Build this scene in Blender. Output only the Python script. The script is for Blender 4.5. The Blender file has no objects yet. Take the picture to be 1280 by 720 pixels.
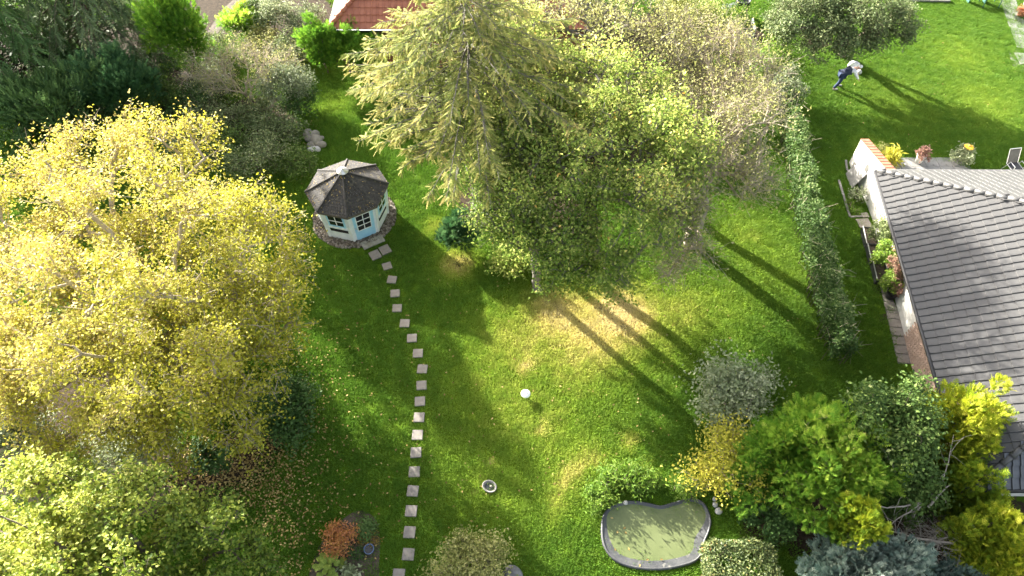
import bpy, bmesh, math, random
import numpy as np
from mathutils import Vector, Matrix
R = math.radians
rng = np.random.default_rng(11)
random.seed(5)
SC = bpy.context.scene
COL = SC.collection

# ---------------------------------------------------------------- camera, light
CAM_H, PITCH, FPX = 22.0, R(53.0), 865.0          # drone camera; focal length in pixels of a 1280 wide picture
cam = bpy.data.objects.new('camera', bpy.data.cameras.new('camera'))
COL.objects.link(cam); SC.camera = cam
cam.location = (0, 0, CAM_H)
cam.rotation_euler = (R(90) - PITCH, 0, 0)
cam.data.sensor_fit = 'HORIZONTAL'; cam.data.sensor_width = 36.0
cam.data.lens = 36.0 * FPX / 1280.0
cam.data.clip_start = 0.1; cam.data.clip_end = 3000

SUN_EL, SUN_AZ = R(17.5), R(-43.0)                # azimuth measured from +Y towards +X
world = bpy.data.worlds.new('World'); SC.world = world; world.use_nodes = True
wn = world.node_tree.nodes; wl = world.node_tree.links
bg = wn['Background']; bg.inputs['Strength'].default_value = 0.10
sky = wn.new('ShaderNodeTexSky'); sky.sky_type = 'NISHITA'; sky.sun_disc = False
sky.sun_elevation = SUN_EL; sky.sun_rotation = SUN_AZ % (2 * math.pi)
sky.air_density = 1.0; sky.dust_density = 5.0; sky.ozone_density = 0.4
hs = wn.new('ShaderNodeHueSaturation'); hs.inputs['Saturation'].default_value = 0.5
wl.new(sky.outputs[0], hs.inputs['Color']); wl.new(hs.outputs[0], bg.inputs[0])
sl = bpy.data.lights.new('sun', 'SUN'); sl.energy = 5.0; sl.angle = R(0.55); sl.color = (1.0, 0.95, 0.85)
sun = bpy.data.objects.new('sun', sl); COL.objects.link(sun)
sd = Vector((-math.sin(SUN_AZ) * math.cos(SUN_EL), -math.cos(SUN_AZ) * math.cos(SUN_EL), -math.sin(SUN_EL)))
sun.rotation_euler = sd.to_track_quat('-Z', 'Y').to_euler(); sun.location = (-20, 30, 40)
SC.view_settings.view_transform = 'Standard'; SC.view_settings.look = 'None'
SC.view_settings.exposure = 2.8; SC.view_settings.gamma = 1.0
SC.view_settings.use_curve_mapping = False

# ---------------------------------------------------------------- helpers
sP, cP = math.sin(PITCH), math.cos(PITCH)
def P(u, v, z=0.0):
    """world point at height z seen at photograph pixel (u, v)"""
    x = (u - 640) / FPX; y = -(v - 360) / FPX
    k = (CAM_H - z) / (sP - y * cP)
    return np.array((k * x, k * (cP + y * sP), z))
def PX(p):
    """photograph pixel of world point"""
    p = np.asarray(p, float); dz = p[..., 2] - CAM_H
    f = p[..., 1] * cP - dz * sP; up = p[..., 1] * sP + dz * cP
    return 640 + FPX * p[..., 0] / f, 360 - FPX * up / f

def tag(o, label=None, cat=None, group=None, kind=None):
    if label: o['label'] = label
    if cat: o['category'] = cat
    if group: o['group'] = group
    if kind: o['kind'] = kind
    return o
def thing(name, loc, label, cat, group=None, rz=0.0):
    o = bpy.data.objects.new(name, None); COL.objects.link(o)
    o.location = tuple(float(a) for a in loc); o.rotation_euler = (0, 0, rz); o.empty_display_size = 0.2
    return tag(o, label, cat, group)
def mesh_arrays(name, V, faces, tint=None, smooth=False):
    """faces: list of int arrays (n,3) or (n,4)"""
    me = bpy.data.meshes.new(name)
    V = np.ascontiguousarray(V, np.float32)
    faces = [np.asarray(f, np.int32) for f in faces if len(f)]
    me.vertices.add(len(V)); me.vertices.foreach_set('co', V.ravel())
    nl = sum(f.size for f in faces); npl = sum(len(f) for f in faces)
    me.loops.add(nl); me.loops.foreach_set('vertex_index', np.concatenate([f.ravel() for f in faces]))
    tot = np.concatenate([np.full(len(f), f.shape[1], np.int32) for f in faces])
    st = np.concatenate([[0], np.cumsum(tot)[:-1]]).astype(np.int32)
    me.polygons.add(npl); me.polygons.foreach_set('loop_start', st); me.polygons.foreach_set('loop_total', tot)
    me.polygons.foreach_set('use_smooth', np.full(npl, bool(smooth)))
    if tint is not None:
        a = me.attributes.new('tint', 'FLOAT', 'POINT'); a.data.foreach_set('value', np.ascontiguousarray(tint, np.float32))
    me.update(calc_edges=True)
    return me
def link(name, me, mat, parent=None, loc=(0, 0, 0), rz=0.0):
    o = bpy.data.objects.new(name, me); COL.objects.link(o)
    if mat is not None and not me.materials: me.materials.append(mat)
    o.parent = parent; o.location = tuple(float(a) for a in loc); o.rotation_euler = (0, 0, rz)
    return o
class MB:
    """collects simple solids into one mesh"""
    def __init__(s): s.v = []; s.f3 = []; s.f4 = []; s.n = 0
    def add(s, V, F):
        V = np.asarray(V, float)
        for f in F:
            (s.f4 if len(f) == 4 else s.f3).append([i + s.n for i in f])
        s.v.append(V); s.n += len(V); return s
    def box(s, c, size, rz=0.0, tilt=None):
        x, y, z = np.array(size) / 2
        V = np.array([(-x,-y,-z),(x,-y,-z),(x,y,-z),(-x,y,-z),(-x,-y,z),(x,-y,z),(x,y,z),(-x,y,z)])
        M = np.array(Matrix.Rotation(rz, 3, 'Z'))
        if tilt is not None: M = M @ np.array(tilt)
        return s.add(V @ M.T + np.array(c), [(0,3,2,1),(4,5,6,7),(0,1,5,4),(1,2,6,5),(2,3,7,6),(3,0,4,7)])
    def hexa(s, V8):
        return s.add(V8, [(0,3,2,1),(4,5,6,7),(0,1,5,4),(1,2,6,5),(2,3,7,6),(3,0,4,7)])
    def tube(s, pts, rad, n=8, cap=True):
        pts = np.asarray(pts, float); m = len(pts)
        rad = np.full(m, rad) if np.isscalar(rad) else np.asarray(rad, float)
        T = np.gradient(pts, axis=0); T /= np.linalg.norm(T, axis=1)[:, None] + 1e-9
        ref = np.array((0, 0, 1.0)) if abs(T[0, 2]) < .9 else np.array((1.0, 0, 0))
        V = []
        a = np.arange(n) * 2 * np.pi / n
        for i in range(m):
            A = np.cross(T[i], ref); A /= np.linalg.norm(A) + 1e-9; B = np.cross(T[i], A)
            V.append(pts[i] + rad[i] * (np.cos(a)[:, None] * A + np.sin(a)[:, None] * B))
        F = [(i*n+j, i*n+(j+1) % n, (i+1)*n+(j+1) % n, (i+1)*n+j) for i in range(m-1) for j in range(n)]
        V = np.concatenate(V)
        if cap:
            V = np.concatenate([V, pts[:1], pts[-1:]]); k = m*n
            F += [(k, (j+1) % n, j) for j in range(n)] + [(k+1, (m-1)*n+j, (m-1)*n+(j+1) % n) for j in range(n)]
        return s.add(V, F)
    def lathe(s, c, prof, n=20):
        V = []; a = np.arange(n) * 2 * np.pi / n
        for r, z in prof: V.append(np.stack([c[0] + r*np.cos(a), c[1] + r*np.sin(a), np.full(n, c[2] + z)], 1))
        m = len(prof)
        F = [(i*n+j, i*n+(j+1) % n, (i+1)*n+(j+1) % n, (i+1)*n+j) for i in range(m-1) for j in range(n)]
        return s.add(np.concatenate(V), F)
    def mesh(s, name, smooth=False, tint=None):
        return mesh_arrays(name, np.concatenate(s.v), [f for f in (s.f3, s.f4) if f], tint, smooth)
    def build(s, name, mat, parent=None, smooth=False, loc=(0, 0, 0), rz=0.0):
        return link(name, s.mesh(name, smooth), mat, parent, loc, rz)
def bevel(o, w=0.01, seg=2):
    m = o.modifiers.new('bevel', 'BEVEL'); m.width = w; m.segments = seg; m.limit_method = 'ANGLE'
    return o

# ---------------------------------------------------------------- materials
def nodes(name):
    m = bpy.data.materials.new(name); m.use_nodes = True
    nt = m.node_tree; return m, nt.nodes, nt.links, nt.nodes['Principled BSDF']
def ramp(n, stops):
    r = n.new('ShaderNodeValToRGB'); e = r.color_ramp.elements
    while len(e) < len(stops): e.new(0.5)
    for i, (p, c) in enumerate(stops): e[i].position = p; e[i].color = (*c, 1)
    return r
LK_ = dict(leaf_yellow=.62, leaf_lime=.88, leaf_mid=1.4, leaf_olive=1.0, needle_larch=.9, spray_gold=.72, spray_lime=.95, leaf_gold=1.1, leaf_silver=.75, leaf_bluegrey=1.15, leaf_apple=.9, leaf_hedge=.75, leaf_pink=.8, leaf_fresh=.85, leaf_box=.9, spray_blue=.8, hosta=.8, fallen=.75, chip=.45, grass=1.58, leaf_orange=.75)
SK_ = dict(jeans=.5, tile_grey=.25, tile_red=.7, slab=.37, stone=.42, stone_white=.55, bark=.7, bark_pale=.7, bark_grey=.42, deadwood=.8, concrete=.42, paving=.6, plaster=.85, brick_pale=.7, soil=.7, brick=.6, felt=.9, gravel=.7)
def sc(c, k): return tuple(x * k for x in c)
def surf(name, c1, c2, scale=4.0, rough=0.8, bump=0.3, bscale=None, detail=6, metal=0.0, spots=None, coords='Object'):
    k_ = SK_.get(name, 1.0); c1, c2 = sc(c1, k_), sc(c2, k_)
    if spots: spots = (sc(spots[0], k_), *spots[1:])
    m, n, l, b = nodes(name)
    tc = n.new('ShaderNodeTexCoord'); t = n.new('ShaderNodeTexNoise')
    t.inputs['Scale'].default_value = scale; t.inputs['Detail'].default_value = detail; t.inputs['Roughness'].default_value = 0.65
    l.new(tc.outputs[coords], t.inputs['Vector'])
    r = ramp(n, [(0.32, c1), (0.68, c2)]); l.new(t.outputs['Fac'], r.inputs[0])
    out = r.outputs[0]
    if spots:
        t2 = n.new('ShaderNodeTexNoise'); t2.inputs['Scale'].default_value = spots[1]; t2.inputs['Detail'].default_value = 4
        l.new(tc.outputs[coords], t2.inputs['Vector'])
        r2 = ramp(n, [(spots[2], (0, 0, 0)), (spots[2] + .06, (1, 1, 1))]); l.new(t2.outputs['Fac'], r2.inputs[0])
        mx = n.new('ShaderNodeMixRGB'); l.new(r2.outputs[0], mx.inputs[0]); l.new(out, mx.inputs[1]); mx.inputs[2].default_value = (*spots[0], 1)
        out = mx.outputs[0]
    l.new(out, b.inputs['Base Color']); b.inputs['Roughness'].default_value = rough; b.inputs['Metallic'].default_value = metal
    if bump:
        t3 = n.new('ShaderNodeTexNoise'); t3.inputs['Scale'].default_value = bscale or scale * 6; t3.inputs['Detail'].default_value = 5
        l.new(tc.outputs[coords], t3.inputs['Vector'])
        bp = n.new('ShaderNodeBump'); bp.inputs['Strength'].default_value = bump; bp.inputs['Distance'].default_value = 0.02
        l.new(t3.outputs['Fac'], bp.inputs['Height']); l.new(bp.outputs[0], b.inputs['Normal'])
    return m
def leafmat(name, stops, trans=0.4, gloss=0.35, nscale=0.7, namt=0.35, attr='tint', inst=False, rough=None):
    """leaf surface: colour by each leaf's own tint, shifted by a broad noise; part of the light goes through"""
    stops = [(p, sc(c, LK_.get(name, .9))) for p, c in stops]
    m, n, l, b = nodes(name)
    at = n.new('ShaderNodeAttribute'); at.attribute_name = attr
    if inst: at.attribute_type = 'INSTANCER'
    tc = n.new('ShaderNodeTexCoord'); t = n.new('ShaderNodeTexNoise'); t.inputs['Scale'].default_value = nscale; t.inputs['Detail'].default_value = 4
    g = n.new('ShaderNodeNewGeometry'); l.new(g.outputs['Position'], t.inputs['Vector'])
    ma = n.new('ShaderNodeMath'); ma.operation = 'MULTIPLY_ADD'; ma.inputs[1].default_value = namt * 2; l.new(t.outputs['Fac'], ma.inputs[0])
    ad = n.new('ShaderNodeMath'); ad.operation = 'SUBTRACT'; l.new(at.outputs['Fac'], ad.inputs[0]); ad.inputs[1].default_value = namt
    l.new(ad.outputs[0], ma.inputs[2])
    r = ramp(n, stops); l.new(ma.outputs[0], r.inputs[0])
    l.new(r.outputs[0], b.inputs['Base Color']); b.inputs['Roughness'].default_value = rough if rough is not None else max(.55, 1 - gloss)
    b.inputs['Specular IOR Level'].default_value = gloss
    tr = n.new('ShaderNodeBsdfTranslucent'); l.new(r.outputs[0], tr.inputs['Color'])
    mx = n.new('ShaderNodeMixShader'); mx.inputs[0].default_value = trans
    l.new(b.outputs[0], mx.inputs[1]); l.new(tr.outputs[0], mx.inputs[2])
    l.new(mx.outputs[0], n['Material Output'].inputs['Surface'])
    return m
M = {}
M['bark'] = surf('bark', (.10, .075, .05), (.22, .18, .13), 6, .9, .8)
M['bark_pale'] = surf('bark_pale', (.38, .31, .21), (.56, .48, .36), 6, .9, .5)
M['bark_grey'] = surf('bark_grey', (.26, .23, .18), (.44, .40, .33), 6, .9, .6)
M['deadwood'] = surf('deadwood', (.26, .22, .17), (.46, .41, .35), 8, .9, .5)
M['leaf_yellow'] = leafmat('leaf_yellow', [(.0, (.12, .17, .015)), (.28, (.34, .37, .025)), (.55, (.64, .60, .045)), (.8, (.80, .75, .12)), (1, (.72, .56, .18))], .34)
M['leaf_lime'] = leafmat('leaf_lime', [(.0, (.08, .15, .018)), (.35, (.19, .27, .03)), (.65, (.40, .44, .06)), (1, (.60, .58, .14))], .34, nscale=.9)
M['leaf_mid'] = leafmat('leaf_mid', [(.0, (.05, .105, .018)), (.35, (.125, .19, .035)), (.65, (.27, .32, .075)), (.9, (.50, .47, .16)), (1, (.52, .32, .08))], .58, .2)
M['leaf_olive'] = leafmat('leaf_olive', [(.0, (.15, .17, .045)), (.5, (.32, .33, .10)), (1, (.54, .49, .24))], .42)
M['leaf_dark'] = leafmat('leaf_dark', [(.0, (.025, .065, .012)), (.5, (.055, .12, .022)), (1, (.11, .19, .045))], .25, .35)
M['leaf_ivy'] = leafmat('leaf_ivy', [(.0, (.03, .07, .010)), (.5, (.085, .15, .024)), (.8, (.19, .26, .06)), (1, (.42, .46, .18))], .28, .3)
M['leaf_hedge'] = leafmat('leaf_hedge', [(.0, (.035, .085, .016)), (.5, (.09, .17, .035)), (.8, (.22, .31, .09)), (1, (.42, .48, .20))], .3, .3)
M['leaf_silver'] = leafmat('leaf_silver', [(.0, (.09, .13, .05)), (.5, (.22, .27, .13)), (.85, (.38, .43, .25)), (1, (.60, .62, .44))], .32, .35)
M['leaf_bluegrey'] = leafmat('leaf_bluegrey', [(.0, (.09, .12, .05)), (.5, (.22, .26, .13)), (1, (.46, .48, .32))], .32, .3)
M['leaf_apple'] = leafmat('leaf_apple', [(.0, (.05, .095, .026)), (.5, (.14, .19, .065)), (.85, (.29, .33, .14)), (1, (.48, .50, .28))], .32, .35)
M['leaf_gold'] = leafmat('leaf_gold', [(.0, (.18, .21, .025)), (.5, (.46, .44, .05)), (1, (.70, .58, .12))], .42)
M['leaf_pink'] = leafmat('leaf_pink', [(.0, (.12, .18, .05)), (.5, (.40, .22, .16)), (1, (.66, .38, .34))], .4)
M['leaf_orange'] = leafmat('leaf_orange', [(.0, (.30, .26, .04)), (.45, (.62, .28, .08)), (1, (.80, .36, .22))], .45)
M['leaf_fresh'] = leafmat('leaf_fresh', [(.0, (.06, .14, .014)), (.5, (.15, .27, .025)), (1, (.34, .44, .07))], .4)
M['leaf_box'] = leafmat('leaf_box', [(.0, (.035, .07, .018)), (.5, (.12, .16, .045)), (.85, (.28, .28, .09)), (.93, (.40, .30, .12)), (1, (.45, .16, .06))], .3, .5)
M['spray_gold'] = leafmat('spray_gold', [(.0, (.10, .20, .02)), (.4, (.26, .38, .025)), (.75, (.58, .62, .04)), (1, (.80, .74, .12))], .38, .25, .9)
M['spray_lime'] = leafmat('spray_lime', [(.0, (.06, .17, .016)), (.45, (.17, .33, .03)), (.8, (.40, .53, .06)), (1, (.62, .64, .18))], .38, .25, .9)
M['spray_blue'] = leafmat('spray_blue', [(.0, (.06, .12, .10)), (.5, (.20, .29, .24)), (1, (.48, .54, .44))], .25, .35)
M['spray_green'] = leafmat('spray_green', [(.0, (.02, .07, .02)), (.5, (.05, .13, .045)), (1, (.12, .22, .08))], .28, .35)
M['needle_dark'] = leafmat('needle_dark', [(.0, (.03, .08, .022)), (.5, (.075, .15, .04)), (1, (.17, .27, .09))], .25, .3)
M['needle_grey'] = leafmat('needle_grey', [(.0, (.05, .10, .035)), (.5, (.13, .19, .075)), (1, (.30, .36, .18))], .25, .3)
M['needle_larch'] = leafmat('needle_larch', [(.0, (.10, .15, .03)), (.4, (.24, .29, .07)), (.75, (.46, .43, .13)), (1, (.64, .50, .19))], .42, .2)
M['fallen'] = leafmat('fallen', [(.0, (.20, .13, .05)), (.5, (.46, .33, .11)), (1, (.66, .52, .22))], .2, .2, 3)
M['grass'] = leafmat('grass', [(.0, (.070, .140, .014)), (.3, (.135, .205, .022)), (.55, (.235, .270, .045)), (.8, (.40, .36, .12)), (1, (.46, .40, .20))], .38, .2, 2.0, .24, attr='dry', inst=True, rough=.65)  # dry mask brings straw tone and the painted sunlit paleness
M['soil'] = surf('soil', (.055, .04, .028), (.15, .115, .08), 5, .95, .8)
M['gravel'] = surf('gravel', (.16, .13, .10), (.42, .36, .29), 14, .9, .8)
M['slab'] = surf('slab', (.46, .40, .35), (.60, .54, .48), 7, .85, .25, spots=((.36, .33, .27), 3, .62))
M['paving'] = surf('paving', (.30, .29, .28), (.44, .43, .41), 5, .85, .3, spots=((.20, .20, .18), 2, .62))
M['concrete'] = surf('concrete', (.32, .30, .27), (.48, .46, .42), 5, .9, .4)
M['felt'] = surf('felt', (.030, .028, .027), (.075, .070, .066), 9, .95, .9, 60, spots=((.11, .10, .075), 6, .60))
M['white_paint'] = surf('white_paint', (.66, .66, .62), (.80, .80, .77), 3, .6, .1)
M['cream_paint'] = surf('cream_paint', (.60, .63, .62), (.74, .76, .74), 4, .65, .15)
M['blue_paint'] = surf('blue_paint', (.26, .50, .66), (.36, .60, .74), 4, .5, .1)
M['plaster'] = surf('plaster', (.62, .60, .56), (.78, .76, .72), 2.5, .9, .6, 40, spots=((.50, .44, .38), 1.3, .66))
M['brick'] = surf('brick', (.34, .11, .06), (.48, .19, .11), 8, .85, .4)
M['brick_pale'] = surf('brick_pale', (.44, .30, .23), (.58, .42, .34), 7, .85, .4)
M['mortar'] = surf('mortar', (.34, .31, .27), (.44, .41, .36), 9, .9, .4)
M['tile_grey'] = surf('tile_grey', (.19, .188, .19), (.29, .285, .28), 1.6, .5, .15, 40, spots=((.33, .32, .28), 2.2, .66))
M['tile_dark'] = surf('tile_dark', (.05, .055, .065), (.085, .09, .10), 3, .55, .2, 40)
M['tile_red'] = surf('tile_red', (.40, .13, .07), (.55, .20, .11), 2, .7, .2, 30)
M['underlay'] = surf('underlay', (.03, .03, .03), (.05, .05, .05), 4, .9, 0)
M['metal_dark'] = surf('metal_dark', (.05, .05, .055), (.09, .09, .095), 4, .4, 0, metal=.6)
M['metal_light'] = surf('metal_light', (.55, .55, .55), (.7, .7, .7), 4, .35, 0, metal=.7)
M['black_plastic'] = surf('black_plastic', (.018, .018, .02), (.04, .04, .042), 5, .45, .1)
M['rim'] = surf('rim', (.03, .032, .036), (.075, .076, .078), 2.5, .5, .2, spots=((.14, .135, .12), 3, .62))
M['stone'] = surf('stone', (.36, .32, .25), (.62, .57, .47), 4, .85, .5)
M['stone_white'] = surf('stone_white', (.66, .64, .60), (.8, .78, .74), 4, .8, .3)
M['rock_dark'] = surf('rock_dark', (.06, .06, .065), (.20, .20, .20), 4, .8, .8)
M['glass_dark'] = surf('glass_dark', (.012, .014, .016), (.02, .022, .025), 2, .08, 0)
M['green_paint'] = surf('green_paint', (.04, .26, .20), (.07, .36, .28), 4, .6, .1)
M['green_dark'] = surf('green_dark', (.01, .06, .05), (.02, .09, .07), 4, .6, .1)
M['terracotta'] = surf('terracotta', (.38, .15, .08), (.5, .22, .13), 4, .85, .2)
M['timber'] = surf('timber', (.20, .19, .15), (.33, .31, .26), 6, .9, .4)
M['board_grey'] = surf('board_grey', (.16, .16, .15), (.27, .26, .25), 4, .8, .2)
M['jeans'] = surf('jeans', (.015, .035, .10), (.03, .065, .16), 8, .9, .2)
M['navy'] = surf('navy', (.012, .018, .04), (.03, .04, .075), 8, .9, .2)
M['cloth_white'] = surf('cloth_white', (.62, .62, .63), (.75, .75, .75), 8, .9, .2)
M['skin'] = surf('skin', (.48, .28, .2), (.56, .34, .25), 8, .6, 0)
M['blue_glaze'] = surf('blue_glaze', (.05, .08, .15), (.12, .17, .27), 4, .25, 0)

# ---------------------------------------------------------------- plant kit
def unit(v): return v / (np.linalg.norm(v, axis=-1, keepdims=True) + 1e-9)
def rdir(n): return unit(rng.normal(size=(n, 3)))
def frames(axis, nrm):
    """rotation matrices whose X is axis and Z is close to nrm"""
    X = unit(axis); Z = nrm - (nrm * X).sum(1, keepdims=True) * X; Z = unit(Z + 1e-6); Y = np.cross(Z, X)
    return np.stack([X, Y, Z], 2)
def scatter(tv, tf, pos, rot, scale, tint):
    """many copies of a small template (tv, tf) as vertex / face arrays"""
    n, m = len(pos), len(tv)
    S = scale[:, None] * np.ones((1, 3)) if scale.ndim == 1 else scale
    V = pos[:, None, :] + np.einsum('nij,nmj->nmi', rot, tv[None] * S[:, None, :])
    F = (tf[None] + (np.arange(n) * m)[:, None, None]).reshape(-1, tf.shape[1])
    return V.reshape(-1, 3), F, np.repeat(tint, m)
LEAF = (np.array([(0, 0, 0), (.45, .30, .06), (1, 0, -.05), (.45, -.30, .06)]), np.array([(0, 3, 2, 1)]))
LONG = (np.array([(0, 0, 0), (.4, .13, .04), (1, 0, -.12), (.4, -.13, .04)]), np.array([(0, 3, 2, 1)]))
def feather(n=5, w=.20, lift=.03):
    V = []; F = []
    for i in range(n):
        x = i / n; ww = w * (1 - .55 * x)
        for s in (1, -1):
            k = len(V); V += [(x, 0, 0), (x + .15, s * ww, lift), (x + .20, 0, 0)]; F.append((k, k + 1, k + 2) if s > 0 else (k, k + 2, k + 1))
    k = len(V); V += [(.85, .03, 0), (1.08, 0, 0), (.85, -.03, 0)]; F.append((k, k + 2, k + 1))
    return np.array(V), np.array(F)
FEATHER = feather()
def fan():
    """flat lobed spray of a cypress or thuja"""
    V = []; F = []
    def lobe(x, y, a, L, w):
        d = np.array((math.cos(a), math.sin(a))); p = np.array((-d[1], d[0])); b = np.array((x, y)); k = len(V)
        for q in (b, b + d*L*.45 - p*w, b + d*L, b + d*L*.45 + p*w): V.append((q[0], q[1], .10*math.sin(q[0]*2.4) - .16*abs(q[1])))
        F.append((k, k + 1, k + 2, k + 3))
    lobe(0, 0, 0, 1.0, .05)
    for x, L in ((.12, .48), (.36, .42), (.62, .30)):
        for s in (1, -1): lobe(x, 0, s * .72, L, .062)
    return np.array(V), np.array(F)
FAN = fan()
def tubes(p0, p1, r0, r1, n):
    """separate tapered tubes for many edges"""
    d = unit(p1 - p0); ref = np.where(np.abs(d[:, 2:3]) < .9, np.array([[0, 0, 1.0]]), np.array([[1.0, 0, 0]]))
    A = unit(np.cross(d, ref)); B = np.cross(d, A); a = np.arange(n) * 2 * np.pi / n
    ring = np.cos(a)[None, :, None] * A[:, None] + np.sin(a)[None, :, None] * B[:, None]
    V = np.concatenate([p0[:, None] + ring * r0[:, None, None], p1[:, None] + ring * r1[:, None, None]], 1)
    j = np.arange(n); j2 = (j + 1) % n
    F = np.stack([j, j2, j2 + n, j + n], 1)[None] + (np.arange(len(p0)) * 2 * n)[:, None, None]
    return V.reshape(-1, 3), F.reshape(-1, 4)
def merge(parts):
    V = []; Q = []; T = []; k = 0; tt = []
    for p in parts:
        v, f = p[0], p[1]
        V.append(v); (Q if f.shape[1] == 4 else T).append(f + k); k += len(v)
        tt.append(p[2] if len(p) > 2 else np.full(len(v), .5))
    return np.concatenate(V), [np.concatenate(x) for x in (T, Q) if x], np.concatenate(tt)

def lobes_points(lobes, n, shell=.35, low=-.55):
    """points through a union of ellipsoids ((centre), (radii)); shell biases them to the outside"""
    C = np.array([l[0] for l in lobes], float); Rr = np.array([l[1] for l in lobes], float)
    w = Rr[:, 0] * Rr[:, 1] * Rr[:, 2]; w = w ** .8; idx = rng.choice(len(lobes), n, p=w / w.sum())
    d = rdir(n * 3); d = d[d[:, 2] > low]
    while len(d) < n: d = np.concatenate([d, rdir(n)]); d = d[d[:, 2] > low]
    d = d[:n]; r = rng.random(n) ** shell
    return C[idx] + d * Rr[idx] * r[:, None], d
def skeleton(trunk, att, r_tip=.012, power=.47, bend=.08, path_w=.35, sub=3):
    """limbs that grow from the trunk polyline to every attractor point"""
    pos = [np.array(t, float) for t in trunk]; par = [-1] + list(range(len(trunk) - 1))
    plen = [0.0]
    for i in range(1, len(pos)): plen.append(plen[-1] + np.linalg.norm(pos[i] - pos[i-1]))
    tmid = np.mean(trunk[len(trunk)//2:], axis=0)
    order = np.argsort(np.linalg.norm(att - tmid, axis=1))
    cap = len(pos) + len(att) * sub + 5
    A = np.zeros((cap, 3)); L = np.zeros(cap); pr = np.full(cap, -1); n = len(pos)
    A[:n] = pos; L[:n] = plen; pr[:n] = par
    start = max(1, int(len(trunk) * .3)); tips = []
    for i in order:
        a = att[i]; dv = a - A[start:n]; dist = np.linalg.norm(dv, axis=1)
        cost = dist + path_w * L[start:n] + .5 * np.maximum(0, -dv[:, 2])
        b = int(np.argmin(cost)) + start; p = A[b].copy(); D = np.linalg.norm(a - p)
        prev = b; steps = sub if D > .7 else 1
        for s in range(1, steps + 1):
            t = s / steps; q = p + (a - p) * t + np.array((0, 0, bend * D * 4 * t * (1 - t)))
            if s < steps: q = q + rng.normal(size=3) * D * .04
            A[n] = q; L[n] = L[prev] + np.linalg.norm(q - A[prev]); pr[n] = prev; prev = n; n += 1
        tips.append(prev)
    cnt = np.zeros(n); cnt[tips] = 1
    for i in range(n - 1, 0, -1): cnt[pr[i]] += cnt[i]
    rad = r_tip * np.maximum(cnt, 1) ** power
    e = np.arange(1, n); return A[:n], pr[:n], rad, np.array(tips)
def limb_mesh(A, pr, rad, nt=None, tr=None):
    e = np.arange(1, len(A)); big = rad[e] > .035
    parts = []
    for sel, k in ((big, 7), (~big, 4)):
        ee = e[sel]
        if len(ee):
            r0 = np.minimum(rad[pr[ee]], rad[ee] * 1.35); parts.append(tubes(A[pr[ee]], A[ee], r0, rad[ee] * .95, k))
    if nt is not None: parts.append(tubes(nt[0], nt[1], np.full(len(nt[0]), tr), np.full(len(nt[0]), tr * .45), 3))
    return merge(parts)
def leaf_cloud(cent, spread, n, size, out_from, tmpl=LEAF, up=.5, out=.4, tint=None, flat=1.0, droop=0.0):
    """n leaves round the given centres"""
    i = rng.integers(0, len(cent), n); d = rng.normal(size=(n, 3)) * spread; d[:, 2] *= flat
    pos = cent[i] + d; o = unit(pos - out_from)
    nrm = unit(rng.normal(size=(n, 3)) * .75 + np.array((0, 0, up)) + o * out)
    ax = unit(np.cross(nrm, rdir(n)) + np.array((0, 0, -droop)))
    t = rng.random(n) * .55 + .22 if tint is None else tint(pos, i)
    return scatter(tmpl[0], tmpl[1], pos, frames(ax, nrm), size * (.65 + .7 * rng.random(n)), t)

def broad_tree(name, base, label, lobes, natt, nleaf, leaf, size, bark, trunk_h, trunk_r=.016, twigs=3, twig_len=.5, twig_r=.007,
               spread=.22, cat='tree', group=None, tint=None, shell=.35, stems=1, low=-.55, leaf_frac=1.0, up=.5, tmpl=LEAF, power=.47, lean=(0, 0), crown='crown', trunk='trunk', tips_out=.6, clumps=60, pull=.38):
    base = np.array(base, float); T = thing(name, base, label, cat, group)
    L = [(np.array(c, float) - base, r) for c, r in lobes]
    att, _ = lobes_points(L, natt, shell, low)
    cc_ = att[rng.choice(natt, clumps, replace=False)]; nr_ = np.argmin(((att[:, None] - cc_[None]) ** 2).sum(2), 1); att = att + (cc_[nr_] - att) * pull
    ctr = np.mean([c for c, r in L], axis=0)
    tp = []; k = 7
    for i in range(k):
        t = i / (k - 1); tp.append((lean[0]*t + ctr[0]*.5*t*t + rng.normal()*.04*trunk_h*(t > 0)*.5, lean[1]*t + ctr[1]*.5*t*t + rng.normal()*.02*trunk_h*(t > 0), -.05 + t * trunk_h))
    A, pr, rad, tips = skeleton(tp, att, trunk_r, power)
    tw = None; cent = A[tips]
    if twigs:
        ii = np.repeat(tips, twigs); d = unit(unit(A[ii] - A[pr[ii]]) * tips_out + rng.normal(size=(len(ii), 3)) * .6 + np.array((0, 0, .25)))
        ln = twig_len * (.4 + .9 * rng.random(len(ii)))
        e = A[ii] + d * ln[:, None]; tw = (A[ii], e)
        cent = np.concatenate([A[ii] + d * (ln * f)[:, None] for f in (.35, .7, 1.0)])
        # smaller side twigs
        s = rng.integers(0, len(ii), len(ii)); f = rng.random(len(ii))
        b = A[ii][s] + d[s] * (ln[s] * f)[:, None]; d2 = unit(d[s] + rng.normal(size=(len(s), 3)) * .8)
        e2 = b + d2 * (ln[s] * .5)[:, None]; tw = (np.concatenate([tw[0], b]), np.concatenate([tw[1], e2])); cent = np.concatenate([cent, e2])
    V, F, _ = limb_mesh(A, pr, rad, tw, twig_r)
    link(trunk, mesh_arrays(trunk, V, F, None, True), bark, T)
    if leaf_frac < 1: cent = cent[rng.random(len(cent)) < leaf_frac]
    v, f, t = leaf_cloud(cent, spread, nleaf, size, ctr * np.array((1, 1, .6)), tmpl, up=up, tint=tint)
    link(crown, mesh_arrays(crown, v, [f], t), leaf, T)
    return T
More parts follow.
